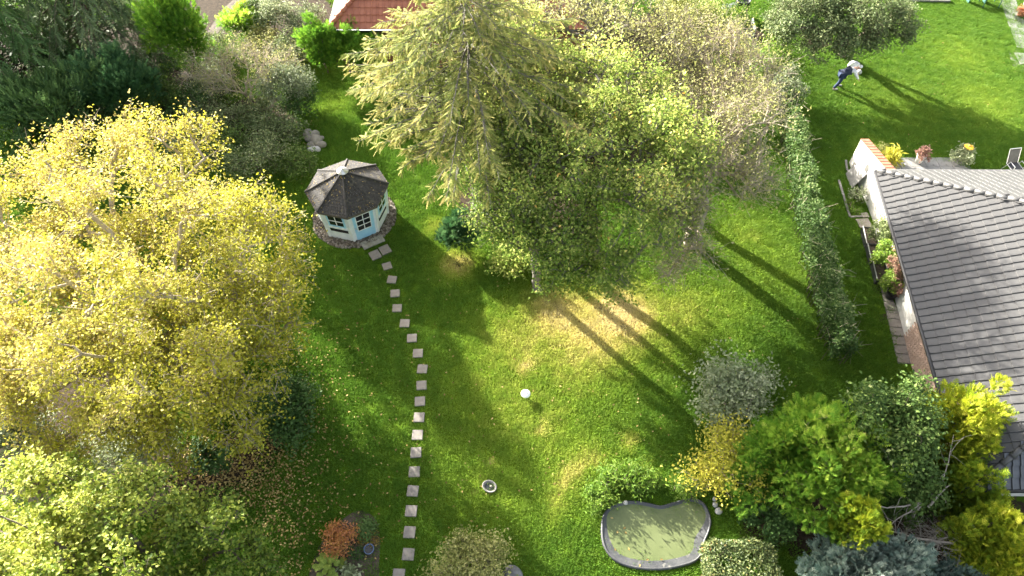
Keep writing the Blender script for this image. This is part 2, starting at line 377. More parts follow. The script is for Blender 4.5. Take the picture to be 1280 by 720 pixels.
def shrub(name, u, v, label, r, h, leaf, size, n, clusters=26, bark='bark', z0=0.0, cat='shrub', group=None, tmpl=LEAF, spread=None, up=.5, twigs=0, tint=None, zc=None, base=None, shell=.25, fan_k=None, low=-.2):
    """a bush: stems from the ground to clusters of leaves over a lobed dome. (u, v): pixel of the dome's middle at half height"""
    c = P(u, v, h * .55) if base is None else np.array((base[0], base[1], h * .55)); b = np.array((c[0], c[1], 0.0))
    n = n if fan_k else int(n * .88)
    T = thing(name, b, label, cat, group); rx, ry = (r, r) if np.isscalar(r) else r
    L = [(np.array((0, 0, h * .5)), (rx * .70, ry * .70, h * .42))]
    for k in range(5):
        a = k * 1.257 + rng.random(); q_ = .75 + .5 * rng.random(); L.append((np.array((math.cos(a)*rx*.58*q_, math.sin(a)*ry*.58*q_, h*(.32 + .34*rng.random()))), (rx*.42*q_, ry*.42*q_, h*.34)))
    cent, d = lobes_points(L, int(clusters * 1.4), shell, low); cent[:, :2] += rng.normal(size=(len(cent), 2)) * rx * .07
    cent[:, 2] = np.maximum(cent[:, 2], .06)
    A, pr, rad, tips = skeleton([(0, 0, -.04), (0, 0, .08), (0.01, 0, .18)], cent, .007 if twigs == 0 else .009, .4)
    tw = None; cc = cent
    if twigs:
        ii = np.repeat(tips, twigs); dd = unit(rng.normal(size=(len(ii), 3)) * .7 + unit(A[ii] - np.array((0, 0, h*.3))) * .8)
        e = A[ii] + dd * (.25 + .35 * rng.random(len(ii)))[:, None] * min(rx, 1.4) * .7; tw = (A[ii], e); cc = np.concatenate([cent, e, (e + A[ii]) / 2])
    V, F, _ = limb_mesh(A, pr, rad, tw, .006)
    tag(link('stems', mesh_arrays('stems', V, F, None, True), M[bark], T), kind='stuff')
    sp = spread or rx * .13
    out = np.array((0, 0, h * .25))
    if fan_k:
        i = rng.integers(0, len(cc), n); dv = rdir(n) * (sp * (.5 + .6 * rng.random(n)))[:, None]; pos = cc[i] + dv
        ax = unit(unit(dv) * .6 + unit(pos - out) * .7 + np.array((0, 0, fan_k)) + rng.normal(size=(n, 3)) * .25)
        nrm = unit(rng.normal(size=(n, 3)) * .5 + np.array((0, 0, .6)) + unit(pos - out) * .3)
        tt = np.clip(.45 + .3 * dv[:, 2] / sp + rng.normal(size=n) * .13, .02, .98) if tint is None else tint(pos, i)
        vv, ff, t = scatter(tmpl[0], tmpl[1], pos, frames(ax, nrm), size * (.6 + .7 * rng.random(n)), tt)
    else:
        vv, ff, t = leaf_cloud(cc, sp, n, size, out, tmpl, up=up, tint=tint)
    vv[:, 2] = np.maximum(vv[:, 2], .012)
    link('foliage', mesh_arrays('foliage', vv, [ff], t), M[leaf], T)
    return T
def conifer(name, base, label, h, r, leaf, bark='bark', h0=.6, whorls=24, per=8, seg=7, fpb=34, size=.42, droop=.35, rise=.25, cat='tree', taper=1.0, group=None, tip_droop=.5, top_r=.05, belly=0.0):
    base = np.array(base, float); T = thing(name, base, label, cat, group)
    parts = [MBtube([(0, 0, -.05), (0, 0, h * .5), (0.05, 0, h)], [.02 * h, .012 * h, .01])]
    tw0 = []; tw1 = []; pos = []; ax = []; tn = []
    for w in range(whorls):
        t = (w + rng.random() * .5) / whorls; z = h0 + (h - h0) * t
        for k in range(per):
            a = rng.random() * 6.283; Lb = r * ((1 - t) ** taper + top_r) * (min(1.0, .5 + .5 * t / belly) if belly else 1.0) * (.72 + .4 * rng.random())
            d = np.array((math.cos(a), math.sin(a), 0)); s = np.linspace(0, 1, seg)
            zz = rise * Lb * s - droop * Lb * s ** 2 * 1.6
            pts = np.array((0, 0, z)) + d * (s * Lb)[:, None] + np.stack([0*s, 0*s, zz], 1) + np.cumsum(rng.normal(size=(seg, 3)) * .03 * Lb / seg, 0)
            parts.append(tubes(pts[:-1], pts[1:], np.linspace(.045, .012, seg-1) * (.4 + .6*(1-t)), np.linspace(.04, .008, seg-1) * (.4 + .6*(1-t)), 4))
            m = max(6, int(fpb * Lb / r)); f = .12 + .88 * rng.random(m) ** .8; x = f * (seg - 1); i = np.minimum(x.astype(int), seg - 2); fr = (x - i)[:, None]
            p = pts[i] * (1 - fr) + pts[i+1] * fr; tan = unit(pts[i+1] - pts[i]); side = np.cross(tan, (0, 0, 1.0)); sg = np.where(rng.random(m) < .5, 1, -1)[:, None]
            dd = unit(tan * .75 + side * sg * (.35 + .7 * rng.random(m))[:, None] + np.array((0, 0, -tip_droop)) * rng.random(m)[:, None] + rng.normal(size=(m, 3)) * .15)
            wl_ = (.12 + .32 * rng.random(m))[:, None] * min(1.0, Lb / 2 + .3) * (1.15 - .6 * f)[:, None]
            tw0.append(p); tw1.append(p + dd * wl_)
            for q in (.25, 1.0): pos.append(p + dd * wl_ * q); ax.append(unit(dd + rng.normal(size=(m, 3)) * .28 + np.array((0, 0, -.12)))); tn.append(.25 + .45 * f * (.5 + .5 * q) + rng.normal(size=m) * .14)
    tw0 = np.concatenate(tw0); tw1 = np.concatenate(tw1)
    parts.append(tubes(tw0, tw1, np.full(len(tw0), .007), np.full(len(tw0), .004), 3))
    V, F, _ = merge(parts); link('trunk', mesh_arrays('trunk', V, F, None, True), M[bark], T)
    pos = np.concatenate(pos); ax = np.concatenate(ax); n = len(pos)
    nrm = unit(rng.normal(size=(n, 3)) * .4 + np.array((0, 0, 1.0)))
    v, f, t = scatter(FEATHER[0], FEATHER[1], pos, frames(ax, nrm), size * (.55 + .7 * rng.random(n)), np.clip(np.concatenate(tn), .02, .98))
    link('crown', mesh_arrays('crown', v, [f], t), M[leaf], T)
    return T
def MBtube(pts, rad, n=9):
    b = MB().tube(pts, rad, n, False); return np.concatenate(b.v), np.array(b.f4)

# ---------------------------------------------------------------- ground
def blob(X, Y, lst):
    out = np.zeros_like(X)
    for u, v, r, s in lst:
        p = P(u, v); rr = r * np.hypot(p[1] * cP + CAM_H * sP, 0) / FPX
        out = np.maximum(out, s * np.exp(-((X - p[0]) ** 2 + (Y - p[1]) ** 2) / (rr * rr)))
    return out
dry_sunlit_list = [(650, 500, 120, .40), (620, 600, 80, .32), (700, 560, 80, .36), (560, 560, 36, .25), (960, 330, 60, .25), (930, 295, 45, .35), (640, 420, 60, .55), (740, 410, 75, .92), (1230, 130, 50, .3), (1130, 130, 60, .2), (700, 395, 60, .95), (775, 395, 60, 1.1), (720, 445, 70, .62), (655, 430, 60, .62), (600, 470, 50, .4), (572, 330, 26, .9), (545, 285, 16, .7), (850, 390, 55, .55), (900, 380, 45, .35),  # broad faint blobs paint the sunlit lawn paler; strong ones are dry straw
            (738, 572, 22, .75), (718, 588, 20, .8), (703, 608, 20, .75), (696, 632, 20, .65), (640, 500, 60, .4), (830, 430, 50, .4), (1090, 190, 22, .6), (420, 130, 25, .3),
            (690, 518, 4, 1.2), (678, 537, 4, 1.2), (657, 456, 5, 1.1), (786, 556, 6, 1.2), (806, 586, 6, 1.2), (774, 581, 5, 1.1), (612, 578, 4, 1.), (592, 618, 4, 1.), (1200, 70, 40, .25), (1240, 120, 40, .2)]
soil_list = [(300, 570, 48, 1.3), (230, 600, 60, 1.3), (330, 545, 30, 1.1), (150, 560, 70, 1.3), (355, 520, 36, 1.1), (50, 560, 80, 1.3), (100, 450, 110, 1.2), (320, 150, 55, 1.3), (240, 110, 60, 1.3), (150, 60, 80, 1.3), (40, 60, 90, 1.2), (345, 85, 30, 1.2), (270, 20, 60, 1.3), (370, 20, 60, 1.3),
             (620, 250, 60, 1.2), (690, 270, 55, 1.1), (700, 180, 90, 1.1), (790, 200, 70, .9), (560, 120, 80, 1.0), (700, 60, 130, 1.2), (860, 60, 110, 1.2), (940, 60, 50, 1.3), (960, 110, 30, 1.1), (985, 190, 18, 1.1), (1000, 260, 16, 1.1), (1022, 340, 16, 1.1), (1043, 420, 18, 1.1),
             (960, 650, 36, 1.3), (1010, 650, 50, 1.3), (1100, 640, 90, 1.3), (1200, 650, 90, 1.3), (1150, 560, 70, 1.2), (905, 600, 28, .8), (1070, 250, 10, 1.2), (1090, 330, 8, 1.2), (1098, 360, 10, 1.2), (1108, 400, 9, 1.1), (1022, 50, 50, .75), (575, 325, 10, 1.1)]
def axis(lo, hi, st):
    inner = np.arange(lo, hi + 1e-6, st); far = np.array([3, 8, 18, 40, 90, 200, 500.0])
    return np.concatenate([lo - far[::-1], inner, hi + far])
gx = axis(-34, 34, .25); gy = axis(2, 47, .25)
GX, GY = np.meshgrid(gx, gy); nx, ny = len(gx), len(gy)
DRY_SUNLIT = blob(GX, GY, dry_sunlit_list); SOIL = np.clip(blob(GX, GY, soil_list), 0, 1)
gi = np.arange(nx * ny).reshape(ny, nx)
GF = np.stack([gi[:-1, :-1], gi[:-1, 1:], gi[1:, 1:], gi[1:, :-1]], -1).reshape(-1, 4)
GZ = np.zeros_like(GX)
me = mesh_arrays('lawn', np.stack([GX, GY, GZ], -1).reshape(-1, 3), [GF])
for nm, arr in (('dry', DRY_SUNLIT), ('soil', SOIL)):  # dry mixes real straw with sunlight painted into the lawn colour
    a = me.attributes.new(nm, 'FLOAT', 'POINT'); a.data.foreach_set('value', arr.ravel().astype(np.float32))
m, n, l, b = nodes('lawn_ground')
tc = n.new('ShaderNodeTexCoord')
def noise(scale, det=5, rough=.6):
    t = n.new('ShaderNodeTexNoise'); t.inputs['Scale'].default_value = scale; t.inputs['Detail'].default_value = det; t.inputs['Roughness'].default_value = rough
    l.new(tc.outputs['Object'], t.inputs['Vector']); return t
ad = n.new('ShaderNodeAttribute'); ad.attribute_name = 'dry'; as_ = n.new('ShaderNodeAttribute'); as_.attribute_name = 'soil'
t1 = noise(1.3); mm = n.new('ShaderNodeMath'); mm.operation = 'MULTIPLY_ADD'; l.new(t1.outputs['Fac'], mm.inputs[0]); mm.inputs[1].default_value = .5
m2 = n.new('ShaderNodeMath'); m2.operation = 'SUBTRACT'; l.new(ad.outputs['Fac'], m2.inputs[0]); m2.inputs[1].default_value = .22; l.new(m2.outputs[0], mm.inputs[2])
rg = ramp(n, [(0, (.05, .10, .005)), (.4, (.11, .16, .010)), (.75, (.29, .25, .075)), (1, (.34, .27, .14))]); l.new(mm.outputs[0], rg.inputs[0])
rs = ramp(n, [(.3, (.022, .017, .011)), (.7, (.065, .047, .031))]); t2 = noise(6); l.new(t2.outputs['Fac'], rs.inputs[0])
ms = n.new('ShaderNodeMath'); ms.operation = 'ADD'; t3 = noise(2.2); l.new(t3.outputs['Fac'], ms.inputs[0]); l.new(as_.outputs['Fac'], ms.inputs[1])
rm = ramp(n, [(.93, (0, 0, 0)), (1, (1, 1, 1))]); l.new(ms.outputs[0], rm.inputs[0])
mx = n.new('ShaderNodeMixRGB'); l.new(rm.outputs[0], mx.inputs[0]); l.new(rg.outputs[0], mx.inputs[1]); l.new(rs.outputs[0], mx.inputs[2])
l.new(mx.outputs[0], b.inputs['Base Color']); b.inputs['Roughness'].default_value = .95; b.inputs['Specular IOR Level'].default_value = .1
bp = n.new('ShaderNodeBump'); bp.inputs['Strength'].default_value = .8; bp.inputs['Distance'].default_value = .04; t4 = noise(25, 4); l.new(t4.outputs['Fac'], bp.inputs['Height']); l.new(bp.outputs[0], b.inputs['Normal'])
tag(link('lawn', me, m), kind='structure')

# pond outline and other places where no grass grows
pond_px = [(752,655),(755,642),(763,633),(777,627.5),(793,626),(812,629),(826,632),(840,628.5),(856,624),(868,623),(879,628),(886,639),(889,653),(886,666),(881,678),(879,690),(870,701),(852,707.5),(828,711.5),(802,711),(777,705),(761,693),(753,676)]
pond = np.array([P(u, v, .08)[:2] for u, v in pond_px])
def inside(px, py, poly):
    c = np.zeros(px.shape, bool); j = len(poly) - 1
    for i in range(len(poly)):
        xi, yi = poly[i]; xj, yj = poly[j]
        c ^= ((yi > py) != (yj > py)) & (px < (xj - xi) * (py - yi) / (yj - yi + 1e-12) + xi); j = i
    return c
bed_px = [(452,638),(470,650),(475,672),(474,700),(470,745),(430,760),(385,745),(392,700),(402,678),(418,660),(434,645)]
bed = np.array([P(u, v)[:2] for u, v in bed_px])
HUT = np.array((-6.78, 20.4)); EAVE_Z = 2.4
hA = P(1095, 214, EAVE_Z); hB = P(1212, 611, EAVE_Z)
house_poly = np.array([hA[:2] + (.3, 0), (40, hA[1]), (40, hB[1]), hB[:2] + (.3, 0)])
patio_poly = np.array([P(1103, 197)[:2], P(1200, 197)[:2], P(1217, 213)[:2], P(1240, 240)[:2], P(1105, 240)[:2]])
GR = np.where((np.abs(GX) < 33) & (GY > 3) & (GY < 46), 1.0, 0.0) * (1 - np.clip((SOIL - .42) / .2, 0, 1))
GR *= ~inside(GX, GY, pond) * 1.0; GR *= ~inside(GX, GY, bed) * 1.0
GR *= ~inside(GX, GY, house_poly); GR *= ~inside(GX, GY, patio_poly)
GR *= np.hypot(GX - HUT[0], GY - HUT[1]) > 1.95
stones = [(484,333),(490,350),(494,367),(496.5,385.5),(506,404.5),(515,423),(522.5,442),(528,461.5),(527,482),(525,502),(524,522),(522,544),(520,566),(518,590),(516,614),(514,639),(512,665.5),(510.5,693),(498.5,719)]
# grass tufts: points spread over the lawn by geometry nodes
iy = np.arange(7, ny - 7, 2); ixx = np.arange(7, nx - 7, 2); sub = np.ix_(iy, ixx); g_i = np.arange(len(iy) * len(ixx)).reshape(len(iy), len(ixx))
g2 = mesh_arrays('grass', np.stack([GX[sub], GY[sub], GZ[sub]], -1).reshape(-1, 3), [np.stack([g_i[:-1, :-1], g_i[:-1, 1:], g_i[1:, 1:], g_i[1:, :-1]], -1).reshape(-1, 4)])
for nm, arr in (('dry', DRY_SUNLIT[sub]), ('grass_density', GR[sub])):
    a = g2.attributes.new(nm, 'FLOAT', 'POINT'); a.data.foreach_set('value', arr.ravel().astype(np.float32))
def tuft(nb=120, rad=.20):
    p = np.stack([rng.normal(size=nb) * rad * .6, rng.normal(size=nb) * rad * .6, np.zeros(nb)], 1)
    a = rng.random(nb) * 6.283; h = .035 + .045 * rng.random(nb); w = .010; ln = .9
    d = np.stack([np.cos(a), np.sin(a), 0*a], 1); q = np.stack([-np.sin(a), np.cos(a), 0*a], 1)
    tip = p + d * (h * ln * rng.random(nb))[:, None] + np.array((0, 0, 1)) * h[:, None]
    V = np.stack([p - q*w, p + q*w, tip], 1).reshape(-1, 3); F = np.arange(nb*3).reshape(-1, 3)
    return mesh_arrays('tuft', V, [F])
tuft_ob = bpy.data.objects.new('grass_tuft', tuft()); tuft_ob.data.materials.append(M['grass'])
ng = bpy.data.node_groups.new('grass_scatter', 'GeometryNodeTree')
ng.interface.new_socket('Geometry', in_out='INPUT', socket_type='NodeSocketGeometry'); ng.interface.new_socket('Geometry', in_out='OUTPUT', socket_type='NodeSocketGeometry')
N = ng.nodes; LK = ng.links
gin = N.new('NodeGroupInput'); gout = N.new('NodeGroupOutput'); dist = N.new('GeometryNodeDistributePointsOnFaces')
nat = N.new('GeometryNodeInputNamedAttribute'); nat.data_type = 'FLOAT'; nat.inputs['Name'].default_value = 'grass_density'
mul = N.new('ShaderNodeMath'); mul.operation = 'MULTIPLY'; mul.inputs[1].default_value = 30.0
LK.new(nat.outputs['Attribute'], mul.inputs[0]); LK.new(mul.outputs[0], dist.inputs['Density']); LK.new(gin.outputs[0], dist.inputs['Mesh'])
iop = N.new('GeometryNodeInstanceOnPoints'); oi = N.new('GeometryNodeObjectInfo'); oi.inputs['Object'].default_value = tuft_ob
rv = N.new('FunctionNodeRandomValue'); rv.data_type = 'FLOAT_VECTOR'; rv.inputs[0].default_value = (-.05, -.05, 0); rv.inputs[1].default_value = (.05, .05, 6.28)
rs_ = N.new('FunctionNodeRandomValue'); rs_.data_type = 'FLOAT'; rs_.inputs[2].default_value = .65; rs_.inputs[3].default_value = 1.35
keep_off = bpy.data.objects.new('stone_spots', mesh_arrays('stone_spots', np.array([P(u_, v_) for u_, v_ in stones + [(466, 302.5), (469, 319), (481.5, 312.5)]]), [np.array([(0, 1, 2)])]))
pi = N.new('GeometryNodeObjectInfo'); pi.inputs['Object'].default_value = keep_off
px_ = N.new('GeometryNodeProximity'); px_.target_element = 'POINTS'; LK.new(pi.outputs['Geometry'], px_.inputs[0])
cmp_ = N.new('FunctionNodeCompare'); cmp_.operation = 'LESS_THAN'; cmp_.inputs[1].default_value = .23; LK.new(px_.outputs['Distance'], cmp_.inputs[0])
dl = N.new('GeometryNodeDeleteGeometry'); LK.new(dist.outputs['Points'], dl.inputs['Geometry']); LK.new(cmp_.outputs[0], dl.inputs['Selection'])
LK.new(dl.outputs[0], iop.inputs['Points']); LK.new(oi.outputs['Geometry'], iop.inputs['Instance'])
LK.new(rv.outputs[0], iop.inputs['Rotation']); LK.new(rs_.outputs[1], iop.inputs['Scale']); LK.new(iop.outputs[0], gout.inputs[0])
go = link('grass', g2, M['grass']); mod = go.modifiers.new('scatter', 'NODES'); mod.node_group = ng
tag(go, 'short green lawn grass with dry straw patches and painted sunlit paleness between the trees', 'grass', kind='stuff')

# soil bed with the hosta
def sheet(name, poly, z, mat, kind='structure', jit=0.0):
    bm = bmesh.new(); vs = [bm.verts.new((x, y, z)) for x, y in poly]; bm.faces.new(vs)
    bmesh.ops.triangulate(bm, faces=bm.faces[:]); me = bpy.data.meshes.new(name); bm.to_mesh(me); bm.free()
    o = link(name, me, mat); return tag(o, kind=kind) if kind else o
def smooth_poly(poly, k=6):
    poly = np.array(poly); n = len(poly); out = []
    for i in range(n):
        p0, p1, p2, p3 = poly[i-1], poly[i], poly[(i+1) % n], poly[(i+2) % n]
        for s in range(k):
            t = s / k; out.append(.5*((2*p1) + (-p0+p2)*t + (2*p0-5*p1+4*p2-p3)*t*t + (-p0+3*p1-3*p2+p3)*t**3))
    return np.array(out)
sheet('flower_bed_soil', smooth_poly(bed, 4), .008, M['soil'])

# ---------------------------------------------------------------- stepping stones
sm = MB().box((0, 0, .012), (.365, .365, .06)).mesh('stepping_stone'); sm.materials.append(M['slab'])
bmx = bmesh.new(); bmx.from_mesh(sm); bmesh.ops.bevel(bmx, geom=bmx.edges[:], offset=.01, segments=1, affect='EDGES'); bmx.to_mesh(sm); bmx.free()
for i, (u, v) in enumerate(stones):
    o = link('stepping_stone', sm, None, None, P(u, v, .016 + .012 * rng.random()), rng.normal() * .04 + (.35 if i == 0 else 0))
    nth = 'first second third fourth fifth sixth seventh eighth ninth tenth eleventh twelfth thirteenth fourteenth fifteenth sixteenth seventeenth eighteenth nineteenth'.split()[i]
    tag(o, 'pale square stepping stone in the lawn, %s single one from the hut' % nth, 'paving slab', 'stepping stones across the lawn')
# ---------------------------------------------------------------- the octagonal hut
def octo(Rr, z, a0): return [np.array((Rr*math.cos(a0 + k*math.pi/4), Rr*math.sin(a0 + k*math.pi/4), z)) for k in range(8)]
hut = thing('garden_hut', (HUT[0], HUT[1], 0), 'octagonal white and blue garden hut with dark pointed shingle roof', 'hut')
A0 = R(-59.4 + 22.5)                                # vertex after the door face
base8, top8 = octo(1.42, .02, A0), octo(1.57, 1.74, A0)
def lerp(a, b, t): return a + (b - a) * t
for k in range(8):
    b0, b1, t0, t1 = base8[k-1], base8[k], top8[k-1], top8[k]
    nrm = np.cross(b1 - b0, t0 - b0); nrm /= np.linalg.norm(nrm)
    W = lambda s, t, d=0.0: lerp(lerp(b0, b1, s), lerp(t0, t1, s), t) + nrm * d
    def slab(s0, s1, q0, q1, d0, d1, b=None):
        b = b or MB()
        return b.hexa([W(s0,q0,d0), W(s1,q0,d0), W(s1,q0,d1), W(s0,q0,d1), W(s0,q1,d0), W(s1,q1,d0), W(s1,q1,d1), W(s0,q1,d1)])
    slab(0, 1, 0, 1, -.05, 0).build('wall_panel', M['cream_paint'], hut)
    slab(-.045, .045, 0, 1, -.03, .035).build('corner_post', M['cream_paint'], hut)
    if k == 0:
        door = slab(.12, .88, .02, .94, .003, .03).build('door', M['blue_paint'], hut)
        for i in range(2):
            for j in range(3): slab(.25 + i*.26, .49 + i*.26, .36 + j*.175, .52 + j*.175, .031, .036).build('pane', M['glass_dark'], door)
        fr = MB()
        for s in (.23, .492, .75): slab(s - .012, s + .012, .34, .90, .03, .045, fr)
        for q in (.345, .525, .70, .885): slab(.22, .76, q - .01, q + .01, .03, .047, fr)
        fr.build('glazing_bar', M['white_paint'], door)
        slab(.14, .19, .46, .50, .03, .07).build('door_handle', M['metal_light'], door)
    elif k in (7, 1, 6, 3, 5):
        win = slab(.17, .83, .50, .93, .003, .025).build('window', M['blue_paint'], hut)
        for i in range(2):
            for j in range(2): slab(.24 + i*.265, .495 + i*.265, .56 + j*.17, .715 + j*.17, .026, .030).build('pane', M['glass_dark'], win)
        fr = MB(); slab(.487, .513, .55, .90, .026, .042, fr); slab(.23, .77, .712, .732, .026, .044, fr); fr.build('glazing_bar', M['white_paint'], win)
        slab(.15, .85, .30, .42, .003, .022).build('lower_panel', M['glass_dark'], hut)
        slab(.12, .88, .44, .49, .0, .05).build('window_sill', M['cream_paint'], hut)
eave8 = octo(1.70, 1.74, A0); apex = np.array((0, 0, 2.68))
for k in range(8):
    e0, e1 = eave8[k-1], eave8[k]; nr = np.cross(e1 - e0, apex - e0); nr /= np.linalg.norm(nr)
    b = MB(); C = 15
    for c in range(C):                                # overlapping shingle courses
        q0, q1 = c / C, min(1.0, (c + 1.25) / C) * .985
        a, bb = lerp(e0, apex, q0), lerp(e1, apex, q0); cc, dd = lerp(e1, apex, q1), lerp(e0, apex, q1)
        m_ = max(1, int(round(10 * (1 - q0))))
        for s in range(m_):
            j = .006 * rng.random()
            p0, p1 = lerp(a, bb, s / m_ + .004), lerp(a, bb, (s + 1) / m_ - .004); p2, p3 = lerp(dd, cc, (s + 1) / m_ - .004), lerp(dd, cc, s / m_ + .004)
            sh = (e1 - e0) / np.linalg.norm(e1 - e0) * 0
            b.hexa([p0, p1, p2, p3, p0 + nr * (.028 + j), p1 + nr * (.028 + j), p2 + nr * .006, p3 + nr * .006])
    pan = link('roof_panel', b.mesh('roof_panel'), M['felt'], hut)
    b = MB(); d = (apex - e1); out = np.array((e1[0], e1[1], 0)); out /= np.linalg.norm(out)
    b.tube([e1 + np.array((0, 0, .03)), lerp(e1, apex, .5) + np.array((0, 0, .035)), apex + np.array((0, 0, .03))], [.055, .05, .035], 6)
    b.build('roof_ridge', M['felt'], hut)
    f = MB(); i0, i1 = e0 * np.array((.985, .985, 1)), e1 * np.array((.985, .985, 1)); dn = np.array((0, 0, -.11)); inn = -unit((e0 + e1) * np.array((1, 1, 0))) * .025
    f.hexa([i0 + dn, i1 + dn, i1 + dn + inn, i0 + dn + inn, i0 - (0, 0, .004), i1 - (0, 0, .004), i1 + inn - (0, 0, .004), i0 + inn - (0, 0, .004)]); f.build('fascia', M['bark'], hut)
rl = []
for _ in range(230):
    k = rng.integers(0, 8); e0, e1 = eave8[k-1], eave8[k]; nr = np.cross(e1 - e0, apex - e0); nr /= np.linalg.norm(nr); q = rng.random() ** 1.4 * .9
    rl.append((lerp(lerp(e0, e1, rng.random()), apex, q) + nr * .034 + np.array((HUT[0], HUT[1], 0)), nr))
rp = np.array([a for a, b in rl]); rn = np.array([b for a, b in rl]); v, f, t = scatter(LEAF[0], LEAF[1], rp, frames(np.cross(rn, rdir(len(rl))), rn + rng.normal(size=(len(rl), 3)) * .15), .06 * (.6 + .8 * rng.random(len(rl))), rng.random(len(rl)))
tag(link('roof_leaves', mesh_arrays('roof_leaves', v, [f], t), M['fallen']), 'small fallen leaves lying on the dark hut roof', 'leaves', kind='stuff')
MB().lathe((0, 0, 2.64), [(.17, 0), (.19, .03), (.24, .06), (.23, .09), (.05, .17), (.02, .23), (.001, .235)], 18).build('vent_cap', M['metal_light'], hut, True)
MB().lathe((0, 0, 2.56), [(.15, 0), (.15, .1)], 14).build('vent_pipe', M['metal_dark'], hut)
# ring of stone chips round the hut
def chips(name, pts, size, mat, label, cat='gravel'):
    n = len(pts); T = np.array([(-.5,-.4,-.2),(.5,-.35,-.2),(.45,.4,-.2),(-.4,.45,-.2),(-.3,-.3,.3),(.32,-.2,.35),(.25,.3,.25),(-.3,.25,.32)])
    F = np.array([(4,5,6,7),(0,1,5,4),(1,2,6,5),(2,3,7,6),(3,0,4,7)])
    v, f, t = scatter(T, F, pts, frames(rdir(n) * np.array((1, 1, .3)), rdir(n) * .4 + np.array((0, 0, 1.0))), size * (.5 + .9 * rng.random(n)), rng.random(n))
    return tag(link(name, mesh_arrays(name, v, [f], t), mat), label, cat, kind='stuff')
a = rng.random(2600) * 6.283; rr = 1.36 + .40 * rng.random(2600) ** .8
M['chip'] = leafmat('chip', [(0, (.12, .10, .075)), (.5, (.34, .28, .22)), (1, (.60, .54, .46))], 0, .2, 4, .1, rough=.9)
chips('gravel_ring', np.stack([HUT[0] + rr*np.cos(a), HUT[1] + rr*np.sin(a), .02 + .03*rng.random(2600)], 1), .10, M['chip'], 'brown stone chips in a ring round the foot of the hut')
o = MB().box((0, 0, 0), (.95, .42, .06)).build('door_step', M['timber'], None, False, P(466, 302.5, .05), R(30.6)); tag(o, 'weathered grey timber step directly at the hut door', 'step'); bevel(o)
ps = MB().box((0, 0, .012), (.42, .46, .06)).mesh('entrance_slab'); ps.materials.append(M['slab'])
for i, (u, v) in enumerate(((469, 319), (481.5, 312.5))):
    o = link('entrance_slab', ps, None, None, P(u, v, .04), R(30.6))
    tag(o, ('pale slab of the touching pair below the hut step, on the yellow tree side', 'pale slab of the touching pair below the hut step, on the larch side')[i], 'paving slab', 'paired slabs at the hut'); bevel(o, .008)

# ---------------------------------------------------------------- pond
def offset_poly(poly, d):
    n = len(poly); out = []
    d = np.full(n, d) if np.isscalar(d) else d
    for i in range(n):
        t = poly[(i+1) % n] - poly[i-1]; t = t / np.linalg.norm(t); out.append(poly[i] + np.array((-t[1], t[0])) * d[i])
    return np.array(out)
op = smooth_poly(pond, 5)
ar = np.sum(op[:, 0]*np.roll(op[:, 1], -1) - np.roll(op[:, 0], -1)*op[:, 1])
if ar < 0: op = op[::-1]
pc = op.mean(0)
dr = op - pc; wide = np.clip(.5 - dr[:, 1] / 1.0, 0, 1) * .22 + np.clip(dr[:, 0] / 1.6 - .55, 0, 1) * np.clip(.6 - dr[:, 1], 0, 1) * .25 + .06
PT = thing('garden_pond', (pc[0], pc[1], 0), 'kidney shaped black plastic garden pond with murky green water', 'pond')
def ringmesh(name, loops, mat, parent, smooth=True):
    n = len(loops[0][0]); V = np.concatenate([np.column_stack([l[0] - pc, np.full(n, l[1])]) for l in loops]); F = []
    for k in range(len(loops) - 1):
        for i in range(n): F.append((k*n+i, k*n+(i+1) % n, (k+1)*n+(i+1) % n, (k+1)*n+i))
    return link(name, mesh_arrays(name, V, [np.array(F)], None, smooth), mat, parent)
ringmesh('rim', [(offset_poly(op, -.02), -.02), (offset_poly(op, -.01), .075), (offset_poly(op, .02), .10), (offset_poly(op, .05), .09), (offset_poly(op, .06), .05)], M['rim'], PT)
ringmesh('ledge', [(offset_poly(op, .055), .072), (offset_poly(op, .06 + wide * .5), .056), (offset_poly(op, .06 + wide), .030)], M['rim'], PT)
mw, n, l, b = nodes('pond_water')
tc = n.new('ShaderNodeTexCoord'); tn = n.new('ShaderNodeTexNoise'); tn.inputs['Scale'].default_value = 1.1; tn.inputs['Detail'].default_value = 3; l.new(tc.outputs['Object'], tn.inputs['Vector'])
rw = ramp(n, [(.3, (.10, .122, .05)), (.7, (.13, .152, .068))]); l.new(tn.outputs['Fac'], rw.inputs[0]); l.new(rw.outputs[0], b.inputs['Base Color'])
b.inputs['Roughness'].default_value = .04; b.inputs['IOR'].default_value = 1.33
bp = n.new('ShaderNodeBump'); bp.inputs['Strength'].default_value = .05; bp.inputs['Distance'].default_value = .02; tn2 = n.new('ShaderNodeTexNoise'); tn2.inputs['Scale'].default_value = 5; l.new(tc.outputs['Object'], tn2.inputs['Vector']); l.new(tn2.outputs['Fac'], bp.inputs['Height']); l.new(bp.outputs[0], b.inputs['Normal'])
wp = offset_poly(op, .05); bm = bmesh.new(); vs = [bm.verts.new((x - pc[0], y - pc[1], .044)) for x, y in wp]; bm.faces.new(vs); me = bpy.data.meshes.new('water'); bm.to_mesh(me); bm.free()
link('water', me, mw, PT)
